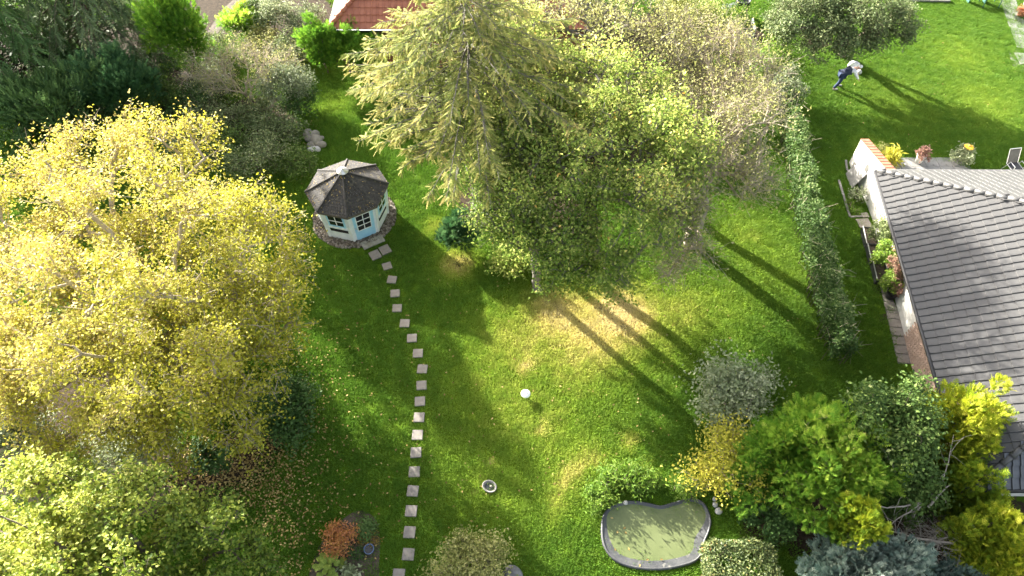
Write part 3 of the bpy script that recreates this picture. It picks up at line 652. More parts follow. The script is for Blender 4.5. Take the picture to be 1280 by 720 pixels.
def ball(name, c, r, mat, label, cat, sq=(1, 1, 1), rough=0.0, group=None, parent=None):
    bm = bmesh.new(); bmesh.ops.create_icosphere(bm, subdivisions=3, radius=1)
    ph = rng.random(6) * 6
    for v_ in bm.verts:
        d = v_.co.copy(); k = 1 + rough * (math.sin(d.x*3+ph[0]) + math.sin(d.y*3.3+ph[1]) + math.sin(d.z*3.1+ph[2]) + .5*math.sin(d.x*7+ph[3]+d.y*5)) / 2.5
        v_.co = Vector((d.x*sq[0], d.y*sq[1], d.z*sq[2])) * r * k
    me = bpy.data.meshes.new(name); bm.to_mesh(me); bm.free(); me.polygons.foreach_set('use_smooth', np.ones(len(me.polygons), bool))
    o = link(name, me, mat, parent, c, rng.random() * 6)
    if label: tag(o, label, cat, group)
    return o
ball('float_ball', P(782, 628.5, .10) + (0, 0, .0), .075, M['stone_white'], 'small white ball floating at the far pond edge', 'ball')
for (u, v, s, lb) in ((894, 631, .10, 'smallest pale stone on the soil beside the pond rim'), (898, 639, .13, 'larger pale stone on the soil beside the pond rim'), (893, 624, .08, 'pale pebble under the yellow shrub by the pond'), (879, 700, .11, 'pale stone between the pond rim and the clipped hedge')):
    ball('stone', P(u, v, s * .35), s, M['stone_white'], lb, 'stone', (1, .8, .6), .12, 'stones beside the pond')
fl = []
for (u, v) in ((767, 648), (771, 667), (768, 685), (785, 684), (779, 661), (781, 664), (811, 699), (800, 705), (829, 700)):
    p = P(u, v, .05); fl.append(p if v < 695 else p + (0, 0, .028))
fl = np.array(fl); nf = len(fl)
v, f, t = scatter(LEAF[0], LEAF[1], fl, frames(rdir(nf) * (1, 1, 0), np.tile((0, 0, 1.0), (nf, 1))), np.full(nf, .11), rng.random(nf))
tag(link('floating_leaves', mesh_arrays('floating_leaves', v, [f], t), M['fallen']), 'few fallen leaves drifting on the pond water', 'leaves', kind='stuff')

# ---------------------------------------------------------------- big trees
def E(u, v, z, rx, ry, rz): return (P(u, v, z), (rx, ry, rz))
def base_of(lobes, w=0): c = lobes[w][0]; return (c[0], c[1], 0)
# yellow tree
L = [E(185, 380, 5.2, 4.3, 4.5, 3.9), E(60, 350, 4.6, 3.3, 3.2, 2.4), E(170, 225, 5.6, 3.1, 2.6, 2.3), E(230, 440, 3.2, 2.4, 2.2, 1.6), E(300, 330, 5.0, 2.6, 3.0, 2.6), E(310, 430, 4.2, 2.1, 2.3, 2.2), E(120, 470, 4.2, 3.4, 2.6, 2.3), E(265, 490, 3.6, 2.2, 2.0, 1.9), E(30, 270, 5.0, 2.4, 2.3, 1.8), E(290, 540, 2.8, 1.0, 1.0, 1.0), E(50, 480, 3.4, 2.6, 2.2, 1.8), E(200, 535, 2.8, 1.6, 1.4, 1.2), E(120, 540, 3.0, 1.6, 1.2, 1.2), E(325, 405, 2.3, 1.6, 1.8, 1.5), E(345, 335, 2.5, 1.4, 1.5, 1.4), E(70, 440, 4.2, 2.4, 2.2, 1.8)]
yb = base_of(L)
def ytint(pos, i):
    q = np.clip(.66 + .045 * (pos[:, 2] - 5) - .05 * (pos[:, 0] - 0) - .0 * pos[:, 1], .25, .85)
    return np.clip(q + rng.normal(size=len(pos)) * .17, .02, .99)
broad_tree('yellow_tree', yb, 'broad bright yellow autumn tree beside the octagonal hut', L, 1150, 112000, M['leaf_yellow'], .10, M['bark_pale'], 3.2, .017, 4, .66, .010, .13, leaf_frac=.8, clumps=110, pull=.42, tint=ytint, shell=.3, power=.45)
# lime tree at the frame's lower corner
L = [E(120, 700, 4.8, 2.4, 2.3, 2.1), E(30, 690, 5.0, 2.3, 2.3, 2.0), E(240, 690, 3.6, 1.7, 1.7, 1.7), E(190, 640, 4.4, 1.4, 1.3, 1.3), E(100, 610, 4.8, 1.1, 1.0, 1.3), E(290, 730, 2.4, 1.4, 1.4, 1.4), E(60, 780, 4, 2.6, 2.4, 2.2), E(160, 800, 3.4, 2.6, 2.2, 2.0), E(-60, 720, 4, 2.4, 2.4, 2.0)]
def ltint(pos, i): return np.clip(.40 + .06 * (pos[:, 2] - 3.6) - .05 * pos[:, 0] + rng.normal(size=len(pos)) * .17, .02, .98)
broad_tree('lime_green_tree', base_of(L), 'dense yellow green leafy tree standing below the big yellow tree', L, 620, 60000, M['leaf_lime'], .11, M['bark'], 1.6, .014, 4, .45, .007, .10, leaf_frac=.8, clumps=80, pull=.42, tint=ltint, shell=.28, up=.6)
# larch
conifer('larch_tree', (-1.5, 20.9, 0), 'tall feathery golden green larch beside the hut', 10.6, 5.8, 'needle_larch', 'bark_grey', 4.0, 24, 9, 8, 88, .27, .16, .20, taper=.6, tip_droop=.45, top_r=.08, belly=.35)
# green tree with several stems over the lawn
L = [E(740, 190, 5.8, 2.9, 2.6, 2.0), E(665, 235, 4.8, 2.2, 2.0, 1.6), E(700, 310, 4.0, 1.5, 1.3, 1.1), E(800, 265, 5.0, 2.2, 2.0, 1.7), E(825, 190, 5.8, 2.1, 2.0, 1.7), E(745, 115, 6.0, 2.6, 2.2, 1.5), E(660, 150, 5.8, 1.9, 1.8, 1.5), E(765, 325, 3.8, 1.2, 1.1, 1.1), E(610, 150, 5.8, 1.5, 1.4, 1.3), E(640, 60, 6.4, 1.8, 1.5, 1.3), E(690, 343, 2.7, .9, .8, .8), E(765, 348, 2.6, .8, .7, .8), E(725, 335, 3.0, .8, .7, .8)]
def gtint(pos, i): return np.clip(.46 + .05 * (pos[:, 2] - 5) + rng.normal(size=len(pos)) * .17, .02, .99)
gb = P(742, 345)
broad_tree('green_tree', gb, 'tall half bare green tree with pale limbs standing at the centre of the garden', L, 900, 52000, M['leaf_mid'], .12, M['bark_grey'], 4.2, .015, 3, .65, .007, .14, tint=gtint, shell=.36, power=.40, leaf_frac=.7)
L = [E(690, 295, 4.2, 1.3, 1.3, 1.1), E(632, 285, 3.8, 1.2, 1.1, 1.0), E(660, 200, 5.6, 1.6, 1.5, 1.3), E(620, 210, 5.0, 1.3, 1.3, 1.2)]
broad_tree('young_green_tree', P(672, 362), 'slim green tree between the larch and the tall half bare tree', L, 220, 10000, M['leaf_mid'], .12, M['bark_grey'], 3.2, .014, 3, .5, .008, .17, tint=gtint, shell=.45, leaf_frac=.75)
L = [E(700, 30, 5.4, 2.6, 2.0, 1.8), E(780, 40, 6.0, 2.6, 2.0, 1.8), E(830, 80, 5.4, 2.2, 1.8, 1.7), E(650, 70, 5.0, 2.0, 1.6, 1.6), E(760, 100, 4.6, 2.2, 1.6, 1.5)]
broad_tree('far_leafy_tree', P(745, 190), 'thin yellowish green tree in front of the red roofed house', L, 420, 11000, M['leaf_olive'], .11, M['bark_grey'], 3.0, .014, 5, .65, .008, .18, tint=lambda p_, i_: np.clip(.58 + rng.normal(size=len(p_)) * .2, .02, .99), shell=.45, leaf_frac=.55)
# half bare tree towards the hedge
L = [E(900, 170, 5.2, 2.3, 2.1, 1.9), E(860, 240, 4.8, 1.8, 1.7, 1.4), E(925, 110, 5.6, 2.0, 1.8, 1.5), E(930, 220, 4.2, 1.6, 1.5, 1.3), E(880, 70, 5.8, 2.2, 2.0, 1.5), E(845, 300, 3.6, 1.1, 1.0, 1.0), E(866, 322, 2.3, .9, .8, .9), E(840, 335, 2.4, .7, .7, .7)]
def otint(pos, i): return np.clip(.5 + rng.normal(size=len(pos)) * .22, .02, .98)
broad_tree('bare_tree', P(862, 305), 'mostly bare pale twiggy tree between the green tree and the hedge', L, 520, 12000, M['leaf_olive'], .10, M['bark_pale'], 3.4, .015, 6, .75, .008, .22, tint=otint, shell=.4, leaf_frac=.6)

# ---------------------------------------------------------------- conifers in the far corner beyond the yellow tree
conifer('dark_spruce', (*P(30, 120)[:2], 0), 'tall dark spruce at the far corner behind the yellow tree', 10.5, 4.4, 'needle_dark', 'bark', .5, 30, 8, 7, 42, .46, .38, .2, taper=.6, tip_droop=.5)
conifer('grey_spruce', (*P(140, 72)[:2], 0), 'grey green spruce with drooping branches beside the dark spruce', 10.5, 4.3, 'needle_grey', 'bark', .8, 26, 7, 8, 40, .46, .45, .25, taper=.5, tip_droop=1.0)
shrub('yew', 60, 132, 'dark rounded yew in front of the dark spruce', (2.9, 2.2), 3.0, 'needle_dark', .36, 5200, 70, tmpl=FEATHER, fan_k=.2, spread=.55)
shrub('cypress', 150, 112, 'blue green feathery cypress behind the yellow tree', (1.9, 1.6), 3.2, 'spray_green', .34, 4600, 60, tmpl=FAN, fan_k=.6, spread=.45)
shrub('golden_cypress', 222, 30, 'yellow green column cypress beside the grey spruce', (1.3, 1.3), 5.5, 'spray_lime', .30, 4600, 70, tmpl=FAN, fan_k=.5, spread=.4, tint=lambda p_, i_: np.clip(.30 + rng.normal(size=len(p_)) * .14, .02, .98))
shrub('variegated_shrub', 118, 132, 'light green shrub peeping over the yellow tree top', 1.1, 1.9, 'leaf_silver', .10, 4200, 34, twigs=3)
shrub('laurel_shrub', 100, 165, 'dark green laurel under the edge of the yellow tree', 1.5, 1.6, 'leaf_dark', .14, 5200, 36)

# ---------------------------------------------------------------- shrubs between the yellow tree and the red roof
shrub('bare_shrub', 300, 92, 'big beige leafless twiggy shrub behind the yellow tree', (2.3, 2.0), 3.0, 'leaf_olive', .075, 4200, 150, bark='bark_pale', twigs=9, spread=.25)
shrub('grey_green_shrub', 352, 108, 'grey green shrub leaning on the leafless twiggy shrub', (1.25, 1.2), 2.2, 'leaf_silver', .10, 6000, 44, twigs=3)
shrub('round_yellow_shrub', 302, 26, 'small round yellow green shrub by the garden path', 1.15, 1.5, 'spray_lime', .26, 1800, 30, tmpl=FAN, fan_k=.5, spread=.28)
shrub('blue_shrub', 338, 16, 'blue green shrub beside the round yellow green shrub', (1.4, 1.1), 1.7, 'leaf_bluegrey', .12, 5200, 34, twigs=2)
shrub('pale_shrub', 382, 26, 'pale whitish green shrub near the red roofed house', 1.0, 1.4, 'leaf_silver', .11, 4200, 28, twigs=3)
shrub('twiggy_shrub', 262, 150, 'low brown twiggy shrub under the leafless shrub', (1.5, 1.1), 1.2, 'leaf_apple', .09, 3600, 60, bark='bark', twigs=6)
shrub('low_shrub', 345, 168, 'low dark leafy shrub beside the stone pile', (1.3, 1.0), 1.0, 'leaf_apple', .10, 4200, 46, twigs=3)
shrub('groundcover_shrub', 368, 205, 'low green shrub between the stone pile and the hut', (1.1, .9), .8, 'leaf_ivy', .09, 4000, 36, twigs=2)
shrub('thorn_shrub', 320, 205, 'dark tangled shrub right behind the yellow tree', (1.3, 1.0), 1.3, 'leaf_apple', .09, 3600, 46, twigs=5)
for i, (u, v, hh, lb) in enumerate(((402, 58, 2.6, 'bright green thuja at the house corner of the clipped thuja row'), (430, 56, 2.8, 'middle thuja of the clipped row under the red roof'), (458, 66, 2.5, 'thuja of the clipped row partly behind the larch'))):
    shrub('thuja', u, v, lb, (1.0, .9), hh * 1.12, 'spray_lime', .24, 2900, 56, tmpl=FAN, fan_k=.5, spread=.24, group='clipped thuja row', tint=lambda p_, i_: np.clip(.30 + rng.normal(size=len(p_)) * .14, .02, .98))
for i, (du, dv, s, w) in enumerate(((385, 168, .30, 0), (392, 170, .32, 0), (396, 176, .36, 0), (401, 181, .26, 0), (388, 174, .28, 0), (389, 182, .24, 0), (392.5, 184, .14, 1), (396.5, 186.5, .19, 1), (390, 187, .20, 1), (402, 173, .15, 0))):
    ball('field_stone', P(du, dv, s * .3), s, M['stone_white'] if w else M['stone'], 'whitish rounded stone at the foot of the field stone pile' if w else 'beige rounded field stone in the pile behind the hut', 'stone', (1, .8, .7), .14, 'field stones in the pile')

# ---------------------------------------------------------------- understory below the big trees
shrub('white_flecked_shrub', 640, 265, 'shrub with pale leaves in the shade between larch and green tree', (1.2, 1.0), 1.1, 'leaf_silver', .12, 3600, 40, twigs=3)
shrub('rhododendron', 640, 325, 'light green rhododendron at the lawn edge below the larch', (1.0, .8), .7, 'leaf_mid', .12, 2600, 34, twigs=2)
shrub('young_yew', 572, 292, 'small soft green conifer bush beside the larch trunk', (.8, .7), 1.4, 'spray_green', .26, 1300, 24, tmpl=FAN, fan_k=.4, spread=.22)
shrub('hazel', 700, 130, 'leafy shrub under the tall half bare tree near the red house', (2.2, 1.7), 2.4, 'leaf_mid', .13, 7000, 60, twigs=4)
shrub('olive_shrub', 800, 110, 'olive leaved shrub below the half bare tree near the neighbour fence', (2.4, 1.7), 2.2, 'leaf_olive', .11, 6500, 70, twigs=5)
shrub('bramble', 940, 130, 'brown twiggy bramble at the start of the hedge', (1.6, 1.4), 1.8, 'leaf_olive', .08, 3400, 70, bark='bark_grey', twigs=7)
shrub('pale_green_shrub', 960, 82, 'pale yellow green shrub between the bramble and the grey leaved tree', (1.3, 1.2), 2.2, 'leaf_fresh', .10, 5600, 40, twigs=2)
shrub('wild_rose', 985, 118, 'pale leaved wild shrub spilling over the hedge top', (.85, .9), 2.1, 'leaf_silver', .10, 4200, 34, twigs=4)
shrub('spirea', 920, 72, 'bright grassy green shrub around the cold frame', (1.2, .9), .7, 'leaf_fresh', .10, 3600, 34, twigs=3)
shrub('spiky_shrub', 905, 25, 'green spiky leaved shrub behind the cold frame', (1.6, 1.2), 1.5, 'leaf_fresh', .16, 4600, 40, tmpl=LONG, twigs=3)
shrub('yellow_green_shrub', 860, 20, 'yellowish leafy shrub at the fence behind the half bare tree', (1.8, 1.3), 2.0, 'leaf_olive', .11, 5200, 46, twigs=3)
for u, v, lb, r, h, lf, nn in ((322, 140, 'low leafy shrub in front of the leafless shrub', 1.0, .9, 'leaf_apple', 3600), (190, 82, 'dark shrub between the spruces and the golden column cypress', 1.3, 1.3, 'leaf_dark', 4600), (262, 100, 'grey green shrub behind the low evergreen shrub', 1.1, 1.2, 'leaf_silver', 3800), (235, 130, 'low evergreen shrub between the grey spruce and the leafless shrub', 1.2, 1.0, 'leaf_dark', 4200), (205, 118, 'dark low shrub at the foot of the golden column cypress', 1.1, 1.1, 'leaf_ivy', 4200), (262, 60, 'small green shrub beside the back path', 1.0, 1.1, 'leaf_apple', 3600),
        (365, 62, 'twiggy green shrub beside the thuja row', 1.1, 1.2, 'leaf_apple', 3800), (372, 130, 'low dark shrub between leafless shrub and lawn', .9, .9, 'leaf_dark', 3000), (285, 182, 'green leafy shrub against the back of the yellow tree', 1.2, 1.1, 'leaf_ivy', 4200), (240, 175, 'grey leaved shrub against the back of the yellow tree', 1.2, 1.2, 'leaf_silver', 4200), (330, 50, 'brown stemmed low shrub below the blue green shrub', 1.0, .9, 'leaf_olive', 3000)):
    shrub('border_shrub', u, v, lb, r, h, lf, .10, nn, 40, twigs=3)
# cold frame and barrel
cf = P(927, 48)
T = thing('cold_frame', (cf[0], cf[1], 0), 'open white framed cold frame box full of twigs among shrubs', 'cold frame', None, R(-3))
for x in (-.42, .42): MB().box((x, 0, .45), (.10, 1.0, .9)).build('side_board', M['white_paint'], T)
for y in (-.47, .47): MB().box((0, y, .40), (.74, .06, .8)).build('end_board', M['board_grey'], T)
MB().box((0, 0, .06), (.74, .88, .1)).build('soil_fill', M['soil'], T)
ts = MB()
for k in range(16): p = rng.normal(size=3) * .18 * (1, 1, 0); ts.tube([p + (0, 0, .1), p + rng.normal(size=3) * .12 + (0, 0, .5), p * 1.6 + rng.normal(size=3) * .15 + (0, 0, .95)], .009, 4, False)
ts.build('twigs', M['bark_pale'], T)
p = P(924, 20)
T = thing('water_barrel', (p[0], p[1], 0), 'dark round water barrel with open top behind the cold frame', 'barrel')
MB().lathe((0, 0, 0), [(.34, 0), (.42, .3), (.43, .6), (.38, .95), (.41, .97), (.41, 1.0), (.36, 1.0), (.36, .8), (.001, .79)], 20).build('body', M['black_plastic'], T, True)
p = P(911, 14)
o = MB().box((0, 0, 0), (.75, .55, .25), 0, Matrix.Rotation(.3, 3, 'X')).build('grey_tub', M['metal_light'], None, False, (p[0], p[1], .16), .3); tag(o, 'tipped light grey metal tub beside the water barrel', 'tub'); bevel(o, .04)

# ---------------------------------------------------------------- hedge along the neighbour's lawn
hp = np.array([P(u, v, 1.3)[:2] for u, v in ((988, 118), (1000, 180), (1012, 240), (1027, 305), (1044, 370), (1060, 432))])
hb = np.array((hp[2][0], hp[2][1], 0)); T = thing('hedge', hb, 'long narrow ivy green hedge between the two lawns', 'hedge')
def hedge_points(n, w=.42, h=1.75):
    t = rng.random(n) * (len(hp) - 1); i = np.minimum(t.astype(int), len(hp) - 2); f = (t - i)[:, None]
    c = hp[i] * (1 - f) + hp[i+1] * f; d = unit(hp[i+1] - hp[i]); q = np.stack([-d[:, 1], d[:, 0]], 1)
    bul = 1 + .22 * np.sin(t * 9) + .15 * np.sin(t * 23 + 1)
    a = rng.random(n) * math.pi; k = rng.random(n) ** .3
    s = np.sign(np.cos(a)) * np.abs(np.cos(a)) ** .5 * k * w * bul; z = .12 + (np.sin(a) ** .5) * k * h * (.94 + .08 * np.sin(t * 7 + 2) + .05*np.sin(t*19))
    return np.column_stack([c + q * s[:, None], z]) - hb
pt = hedge_points(20000, .31)
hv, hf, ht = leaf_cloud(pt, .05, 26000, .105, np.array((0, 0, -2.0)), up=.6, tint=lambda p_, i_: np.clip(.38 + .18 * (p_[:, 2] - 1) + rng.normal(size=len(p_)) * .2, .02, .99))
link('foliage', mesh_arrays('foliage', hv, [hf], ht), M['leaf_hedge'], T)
st = hedge_points(160); st0 = st.copy(); st0[:, 2] = -.03; st[:, 2] *= .7; st[:, :2] = st0[:, :2] + (st[:, :2] - st0[:, :2])
v, f = tubes(st0, st, np.full(160, .02), np.full(160, .006), 4); tag(link('stems', mesh_arrays('stems', v, [f]), M['bark'], T), kind='stuff')
tr = hedge_points(260, .5, 1.85); d = unit(rng.normal(size=(260, 3)) + np.array((.2, -.1, .6))); v, f = tubes(tr, tr + d * .4, np.full(260, .006), np.full(260, .003), 3)
tag(link('shoots', mesh_arrays('shoots', v, [f]), M['bark_pale'], T), kind='stuff')

# ---------------------------------------------------------------- neighbour's grey leaved tree
L = [E(1070, 30, 2.6, 2.0, 1.8, 1.7), E(1115, 30, 2.6, 1.2, 1.3, 1.3), E(1030, 50, 2.2, 1.1, 1.1, 1.1), E(1020, 10, 2.8, 1.6, 1.4, 1.4), E(1090, 58, 1.8, .8, .6, .6), E(985, 30, 2.6, 1.2, 1.3, 1.3)]
broad_tree('apple_tree', P(1052, 70), 'round grey green apple tree on the neighbour lawn beside the bending person', L, 420, 26000, M['leaf_apple'], .125, M['bark'], 1.3, .013, 4, .4, .007, .14, shell=.3, up=.7)

# ---------------------------------------------------------------- lower right evergreens
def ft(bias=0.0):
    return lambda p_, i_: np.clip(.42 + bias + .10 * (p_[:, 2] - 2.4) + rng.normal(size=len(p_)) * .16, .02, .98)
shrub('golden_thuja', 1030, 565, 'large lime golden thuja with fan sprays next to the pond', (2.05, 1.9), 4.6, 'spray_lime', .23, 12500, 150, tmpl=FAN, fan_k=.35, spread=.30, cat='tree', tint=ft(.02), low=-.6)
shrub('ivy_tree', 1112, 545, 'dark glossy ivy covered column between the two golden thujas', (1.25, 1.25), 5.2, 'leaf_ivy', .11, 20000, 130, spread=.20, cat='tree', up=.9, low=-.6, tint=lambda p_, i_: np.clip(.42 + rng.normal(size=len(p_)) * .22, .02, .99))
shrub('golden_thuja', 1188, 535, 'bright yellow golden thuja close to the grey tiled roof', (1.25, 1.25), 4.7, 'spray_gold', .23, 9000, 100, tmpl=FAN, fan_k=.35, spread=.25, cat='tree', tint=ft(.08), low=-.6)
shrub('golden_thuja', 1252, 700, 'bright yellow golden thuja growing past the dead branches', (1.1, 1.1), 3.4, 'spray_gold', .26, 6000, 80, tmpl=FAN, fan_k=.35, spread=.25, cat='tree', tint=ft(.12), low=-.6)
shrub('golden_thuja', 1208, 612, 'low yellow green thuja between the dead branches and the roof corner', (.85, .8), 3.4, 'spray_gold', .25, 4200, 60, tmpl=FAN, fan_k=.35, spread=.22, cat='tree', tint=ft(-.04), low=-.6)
shrub('dark_laurel', 968, 648, 'dark low laurel between the clipped hedge and the large thuja', (.75, .6), 1.1, 'leaf_dark', .11, 3200, 36, twigs=2)
shrub('ivy_clump', 1140, 612, 'lower ivy clump hanging above the dead branches', (.9, .8), 3.5, 'leaf_ivy', .11, 8000, 70, spread=.16, up=.9, low=-.6)
shrub('dwarf_cypress', 1062, 660, 'small yellow golden cypress tip rising out of the blue juniper', (.62, .6), 3.9, 'spray_gold', .24, 3000, 54, tmpl=FAN, fan_k=.35, spread=.18, cat='tree', tint=ft(.02), low=-.6)
shrub('blue_juniper', 1080, 722, 'spreading silvery blue juniper below the dead branches', (1.9, 1.1), 2.6, 'spray_blue', .24, 9000, 110, tmpl=FAN, fan_k=.55, spread=.26, tint=lambda p_, i_: np.clip(.5 + .15 * (p_[:, 2] - 1.6) + rng.normal(size=len(p_)) * .2, .02, .99))
shrub('blue_juniper', 1200, 735, 'small blue juniper at the foot of the yellow thuja', (.9, .7), 2.0, 'spray_blue', .23, 2600, 40, tmpl=FAN, fan_k=.55, spread=.22)
# dead branches
db = P(1160, 655, 0); T = thing('dead_branches', db, 'tangle of dead grey branches between the thujas and the juniper', 'branches')
mb = MB(); zt = 2.0
def dead(a, b_, r0, r1, k=7, wob=.07):
    a, b_ = np.array(a) - db, np.array(b_) - db; t = np.linspace(0, 1, k)[:, None]; L_ = np.linalg.norm(b_ - a)
    pts = a * (1 - t) + b_ * t + np.cumsum(rng.normal(size=(k, 3)) * wob * L_ / k, 0) * (t * (1 - t) * 4) + np.array((0, 0, 1)) * (t * (1 - t)) * .25 * L_
    mb.tube(pts, np.linspace(r0, r1, k), 5, False); return pts + db
hub = P(1168, 678, 1.5); trunk_b = np.array((hub[0] + .1, hub[1] + .3, -.05))
dead(trunk_b, hub, .06, .05, 5); hub2 = P(1152, 630, 2.4); dead(trunk_b + (-.1, .3, 0), hub2, .06, .04, 5)
def brush(pts, k, sp=.3):
    for _ in range(k): i = rng.integers(1, len(pts) - 1); dead(pts[i], pts[i] + rng.normal(size=3) * (sp, sp, sp * .6), .009, .003, 4, .2)
for a_, b_, r0, r1, k in (((1170, 677, 1.6), (1110, 663, 1.9), .040, .016, 8), ((1170, 677, 1.6), (1246, 691, 1.6), .042, .014, 9), ((1172, 676, 1.6), (1224, 656, 2.0), .026, .008, 8), ((1152, 628, 2.4), (1088, 631, 2.5), .034, .012, 6),
                          ((1150, 630, 2.4), (1112, 658, 2.2), .030, .010, 5), ((1160, 634, 2.3), (1188, 606, 2.7), .040, .014, 4), ((1120, 590, 3.2), (1103, 560, 3.4), .016, .006, 3), ((1178, 600, 2.9), (1192, 543, 3.4), .020, .006, 5)):
    brush(dead(P(*a_), P(*b_), r0, r1, 8, .12), k)
for k in range(130):
    a = hub + rng.normal(size=3) * (.30, .22, .15); d = unit(rng.normal(size=3) * (1, .8, .45)); dead(a, a + d * (.25 + .6 * rng.random()), .007, .002, 4, .2)
for k in range(120):
    a = P(1125 + rng.random()*75, 640 + rng.random()*50, .9 + rng.random()*.8); dead(a, a + unit(rng.normal(size=3) * (1, .6, .4)) * (.25 + .4 * rng.random()), .006, .002, 4, .2)
tag(mb.build('branches', M['deadwood'], T, True), kind='stuff')
# grey leaved and yellow shrubs by the pond
shrub('grey_leaved_shrub', 915, 486, 'rounded grey green leafy bush standing on the lawn above the pond', (1.2, 1.15), 2.0, 'leaf_bluegrey', .12, 5200, 60, bark='bark_grey', twigs=3, spread=.2)
shrub('yellow_shrub', 905, 575, 'loose golden yellow leaved shrub between pond and large thuja', (1.05, 1.0), 1.8, 'leaf_gold', .095, 5200, 60, bark='bark_pale', twigs=3, spread=.19)
# clipped hedge block
c0 = P(930, 715, .95); T = thing('clipped_hedge', (c0[0], c0[1] - .5, 0), 'clipped box shaped hedge beside the pond with reddish tips', 'hedge')
n_ = 17000; fz = rng.random((n_, 3)) * 2 - 1; ax_ = rng.integers(0, 3, n_); fz[np.arange(n_), ax_] = np.sign(fz[np.arange(n_), ax_]) * (1 - .14 * rng.random(n_)); fz[:, 2] = np.where(ax_ == 2, np.abs(fz[:, 2]), fz[:, 2])
k4 = (np.abs(fz) ** 6).sum(1) ** (-1 / 6.0); fz *= np.minimum(k4, 1)[:, None] * (1 + .03 * np.sin(fz[:, :1] * 6) + .03 * np.sin(fz[:, 1:2] * 7))
pt = fz * np.array((1.08, 1.45, .5)) + np.array((.05, 0, .52))
v, f, t = leaf_cloud(pt, .025, n_, .075, np.array((0, 0, 0)), up=.5, tint=lambda p_, i_: np.clip(.45 + rng.normal(size=len(p_)) * .18 + (rng.random(len(p_)) < .03) * .4, .02, .99)); v[:, 2] = np.maximum(v[:, 2], .01)
link('foliage', mesh_arrays('foliage', v, [f], t), M['leaf_box'], T)
mbx = MB()
for k in range(24): x, y = rng.random(2) * 2 - 1; mbx.tube([(x*.9, y*1.2, -.03), (x*.9 + rng.normal()*.1, y*1.2, .4), (x + rng.normal()*.1, y*1.3, .85)], [.02, .012, .005], 5, False)
tag(mbx.build('stems', M['bark'], T), kind='stuff')
# pond plants, small bush, rock
shrub('pond_bamboo', 786, 599, 'low fresh green bamboo leaved plant at the far pond bank', (.85, .42), .40, 'leaf_fresh', .15, 3000, 60, tmpl=LONG, spread=.14, twigs=2, cat='plant')
shrub('pond_bamboo', 752, 622, 'small green bank plant at the pond corner facing the lawn', (.45, .45), .4, 'leaf_fresh', .13, 1400, 26, tmpl=LONG, spread=.10, twigs=2, cat='plant')
shrub('bank_plant', 862, 611, 'low green plant at the pond bank below the yellow shrub', (.55, .3), .35, 'leaf_fresh', .10, 1300, 24, tmpl=LONG, spread=.09, twigs=2, cat='plant')
shrub('variegated_bush', 588, 706, 'olive and cream leaved bush beside the dark boulder', (1.0, .9), 1.3, 'leaf_olive', .085, 6200, 60, spread=.16, twigs=3, tint=lambda p_, i_: np.clip(.38 + rng.normal(size=len(p_)) * .22, .02, .99))
ball('boulder', P(641, 722, .2), .36, M['rock_dark'], 'dark grey boulder beside the olive leaved bush', 'boulder', (.8, 1.15, .75), .18)
# shrubs below the yellow tree
shrub('dark_rhododendron', 352, 512, 'dark green rhododendron on the lawn edge under the yellow tree', (1.0, 1.0), 1.4, 'leaf_dark', .13, 6200, 50, spread=.19, twigs=2)
shrub('dark_shrub', 262, 572, 'small dark shrub on leaf litter between the yellow and lime trees', (.6, .6), .9, 'leaf_dark', .11, 2400, 26, twigs=2)
shrub('light_block_shrub', 0, 0, 'added dark bush blocking a light streak on the leaf litter under the lower branches of the yellow tree', (1.4, 1.3), 1.9, 'leaf_dark', .12, 6000, 50, twigs=3, base=(-11.2, 12.9))  # added bush, mostly hidden by the crown, to stop a streak of sunlight
shrub('holly', 12, 535, 'whitish variegated holly at the edge under the yellow tree', (1.3, 1.2), 3.4, 'leaf_silver', .12, 6200, 60, twigs=2, tint=lambda p_, i_: np.clip(.66 + rng.normal(size=len(p_)) * .24, .02, .99))
shrub('grey_twig_shrub', 55, 590, 'greyish twiggy shrub between the holly and the lime green tree', (1.2, 1.0), 2.6, 'leaf_silver', .09, 4600, 60, bark='bark_grey', twigs=5)
shrub('grey_bush', 175, 560, 'grey leaved bush under the lower edge of the yellow tree', (1.3, 1.0), 1.6, 'leaf_bluegrey', .10, 5200, 50, twigs=4, bark='bark_grey')

# ---------------------------------------------------------------- flower bed plants
def leaf_blade(L_, W_, bend=.35, n=5):
    V = []; F = []
    for i in range(n + 1):
        t = i / n; w = W_ * math.sin(math.pi * min(.97, t * .86 + .08)) ** .8; x = L_ * t; z = bend * L_ * (t - 1.25 * t * t)
        V += [(x, -w, z + .16 * w), (x, 0, z), (x, w, z + .16 * w)]
    for i in range(n):
        for j in range(2): a = i*3 + j; F.append((a, a + 1, a + 4, a + 3))
    return mesh_arrays('leaf', np.array(V), [np.array(F)], np.full(len(V), .5), True)
M['hosta'] = leafmat('hosta', [(0, (.10, .20, .03)), (.5, (.26, .36, .055)), (1, (.50, .52, .14))], .3, .3, 22, .5)
hb_ = P(412, 708); T = thing('hosta', hb_, 'yellow green hosta with broad leaves in the flower bed', 'plant')
hm = leaf_blade(.21, .08); hm.materials.append(M['hosta'])
for k in range(48):
    a = k * 2.4 + rng.normal() * .2; ring = (k % 3); rr = (.02, .17, .32)[ring]
    o = link('leaf', hm, None, T, (math.cos(a)*rr*1.0, math.sin(a)*rr*.8, .30 - .09 * ring + rng.random()*.05)); o.rotation_euler = (rng.normal()*.25, (-.5, -.15, .1)[ring] + rng.normal()*.18, a + rng.normal()*.3); s = .8 + .5 * rng.random(); o.scale = (s, s, s)
mbx = MB()
for k in range(20): a = k * 2.4; mbx.tube([(0.02*math.cos(a), .02*math.sin(a), -.02), (math.cos(a)*.15, math.sin(a)*.15, .2), (math.cos(a)*.36, math.sin(a)*.3, .25)], .008, 4, False)
mbx.build('stems', M['leaf_fresh'], T)
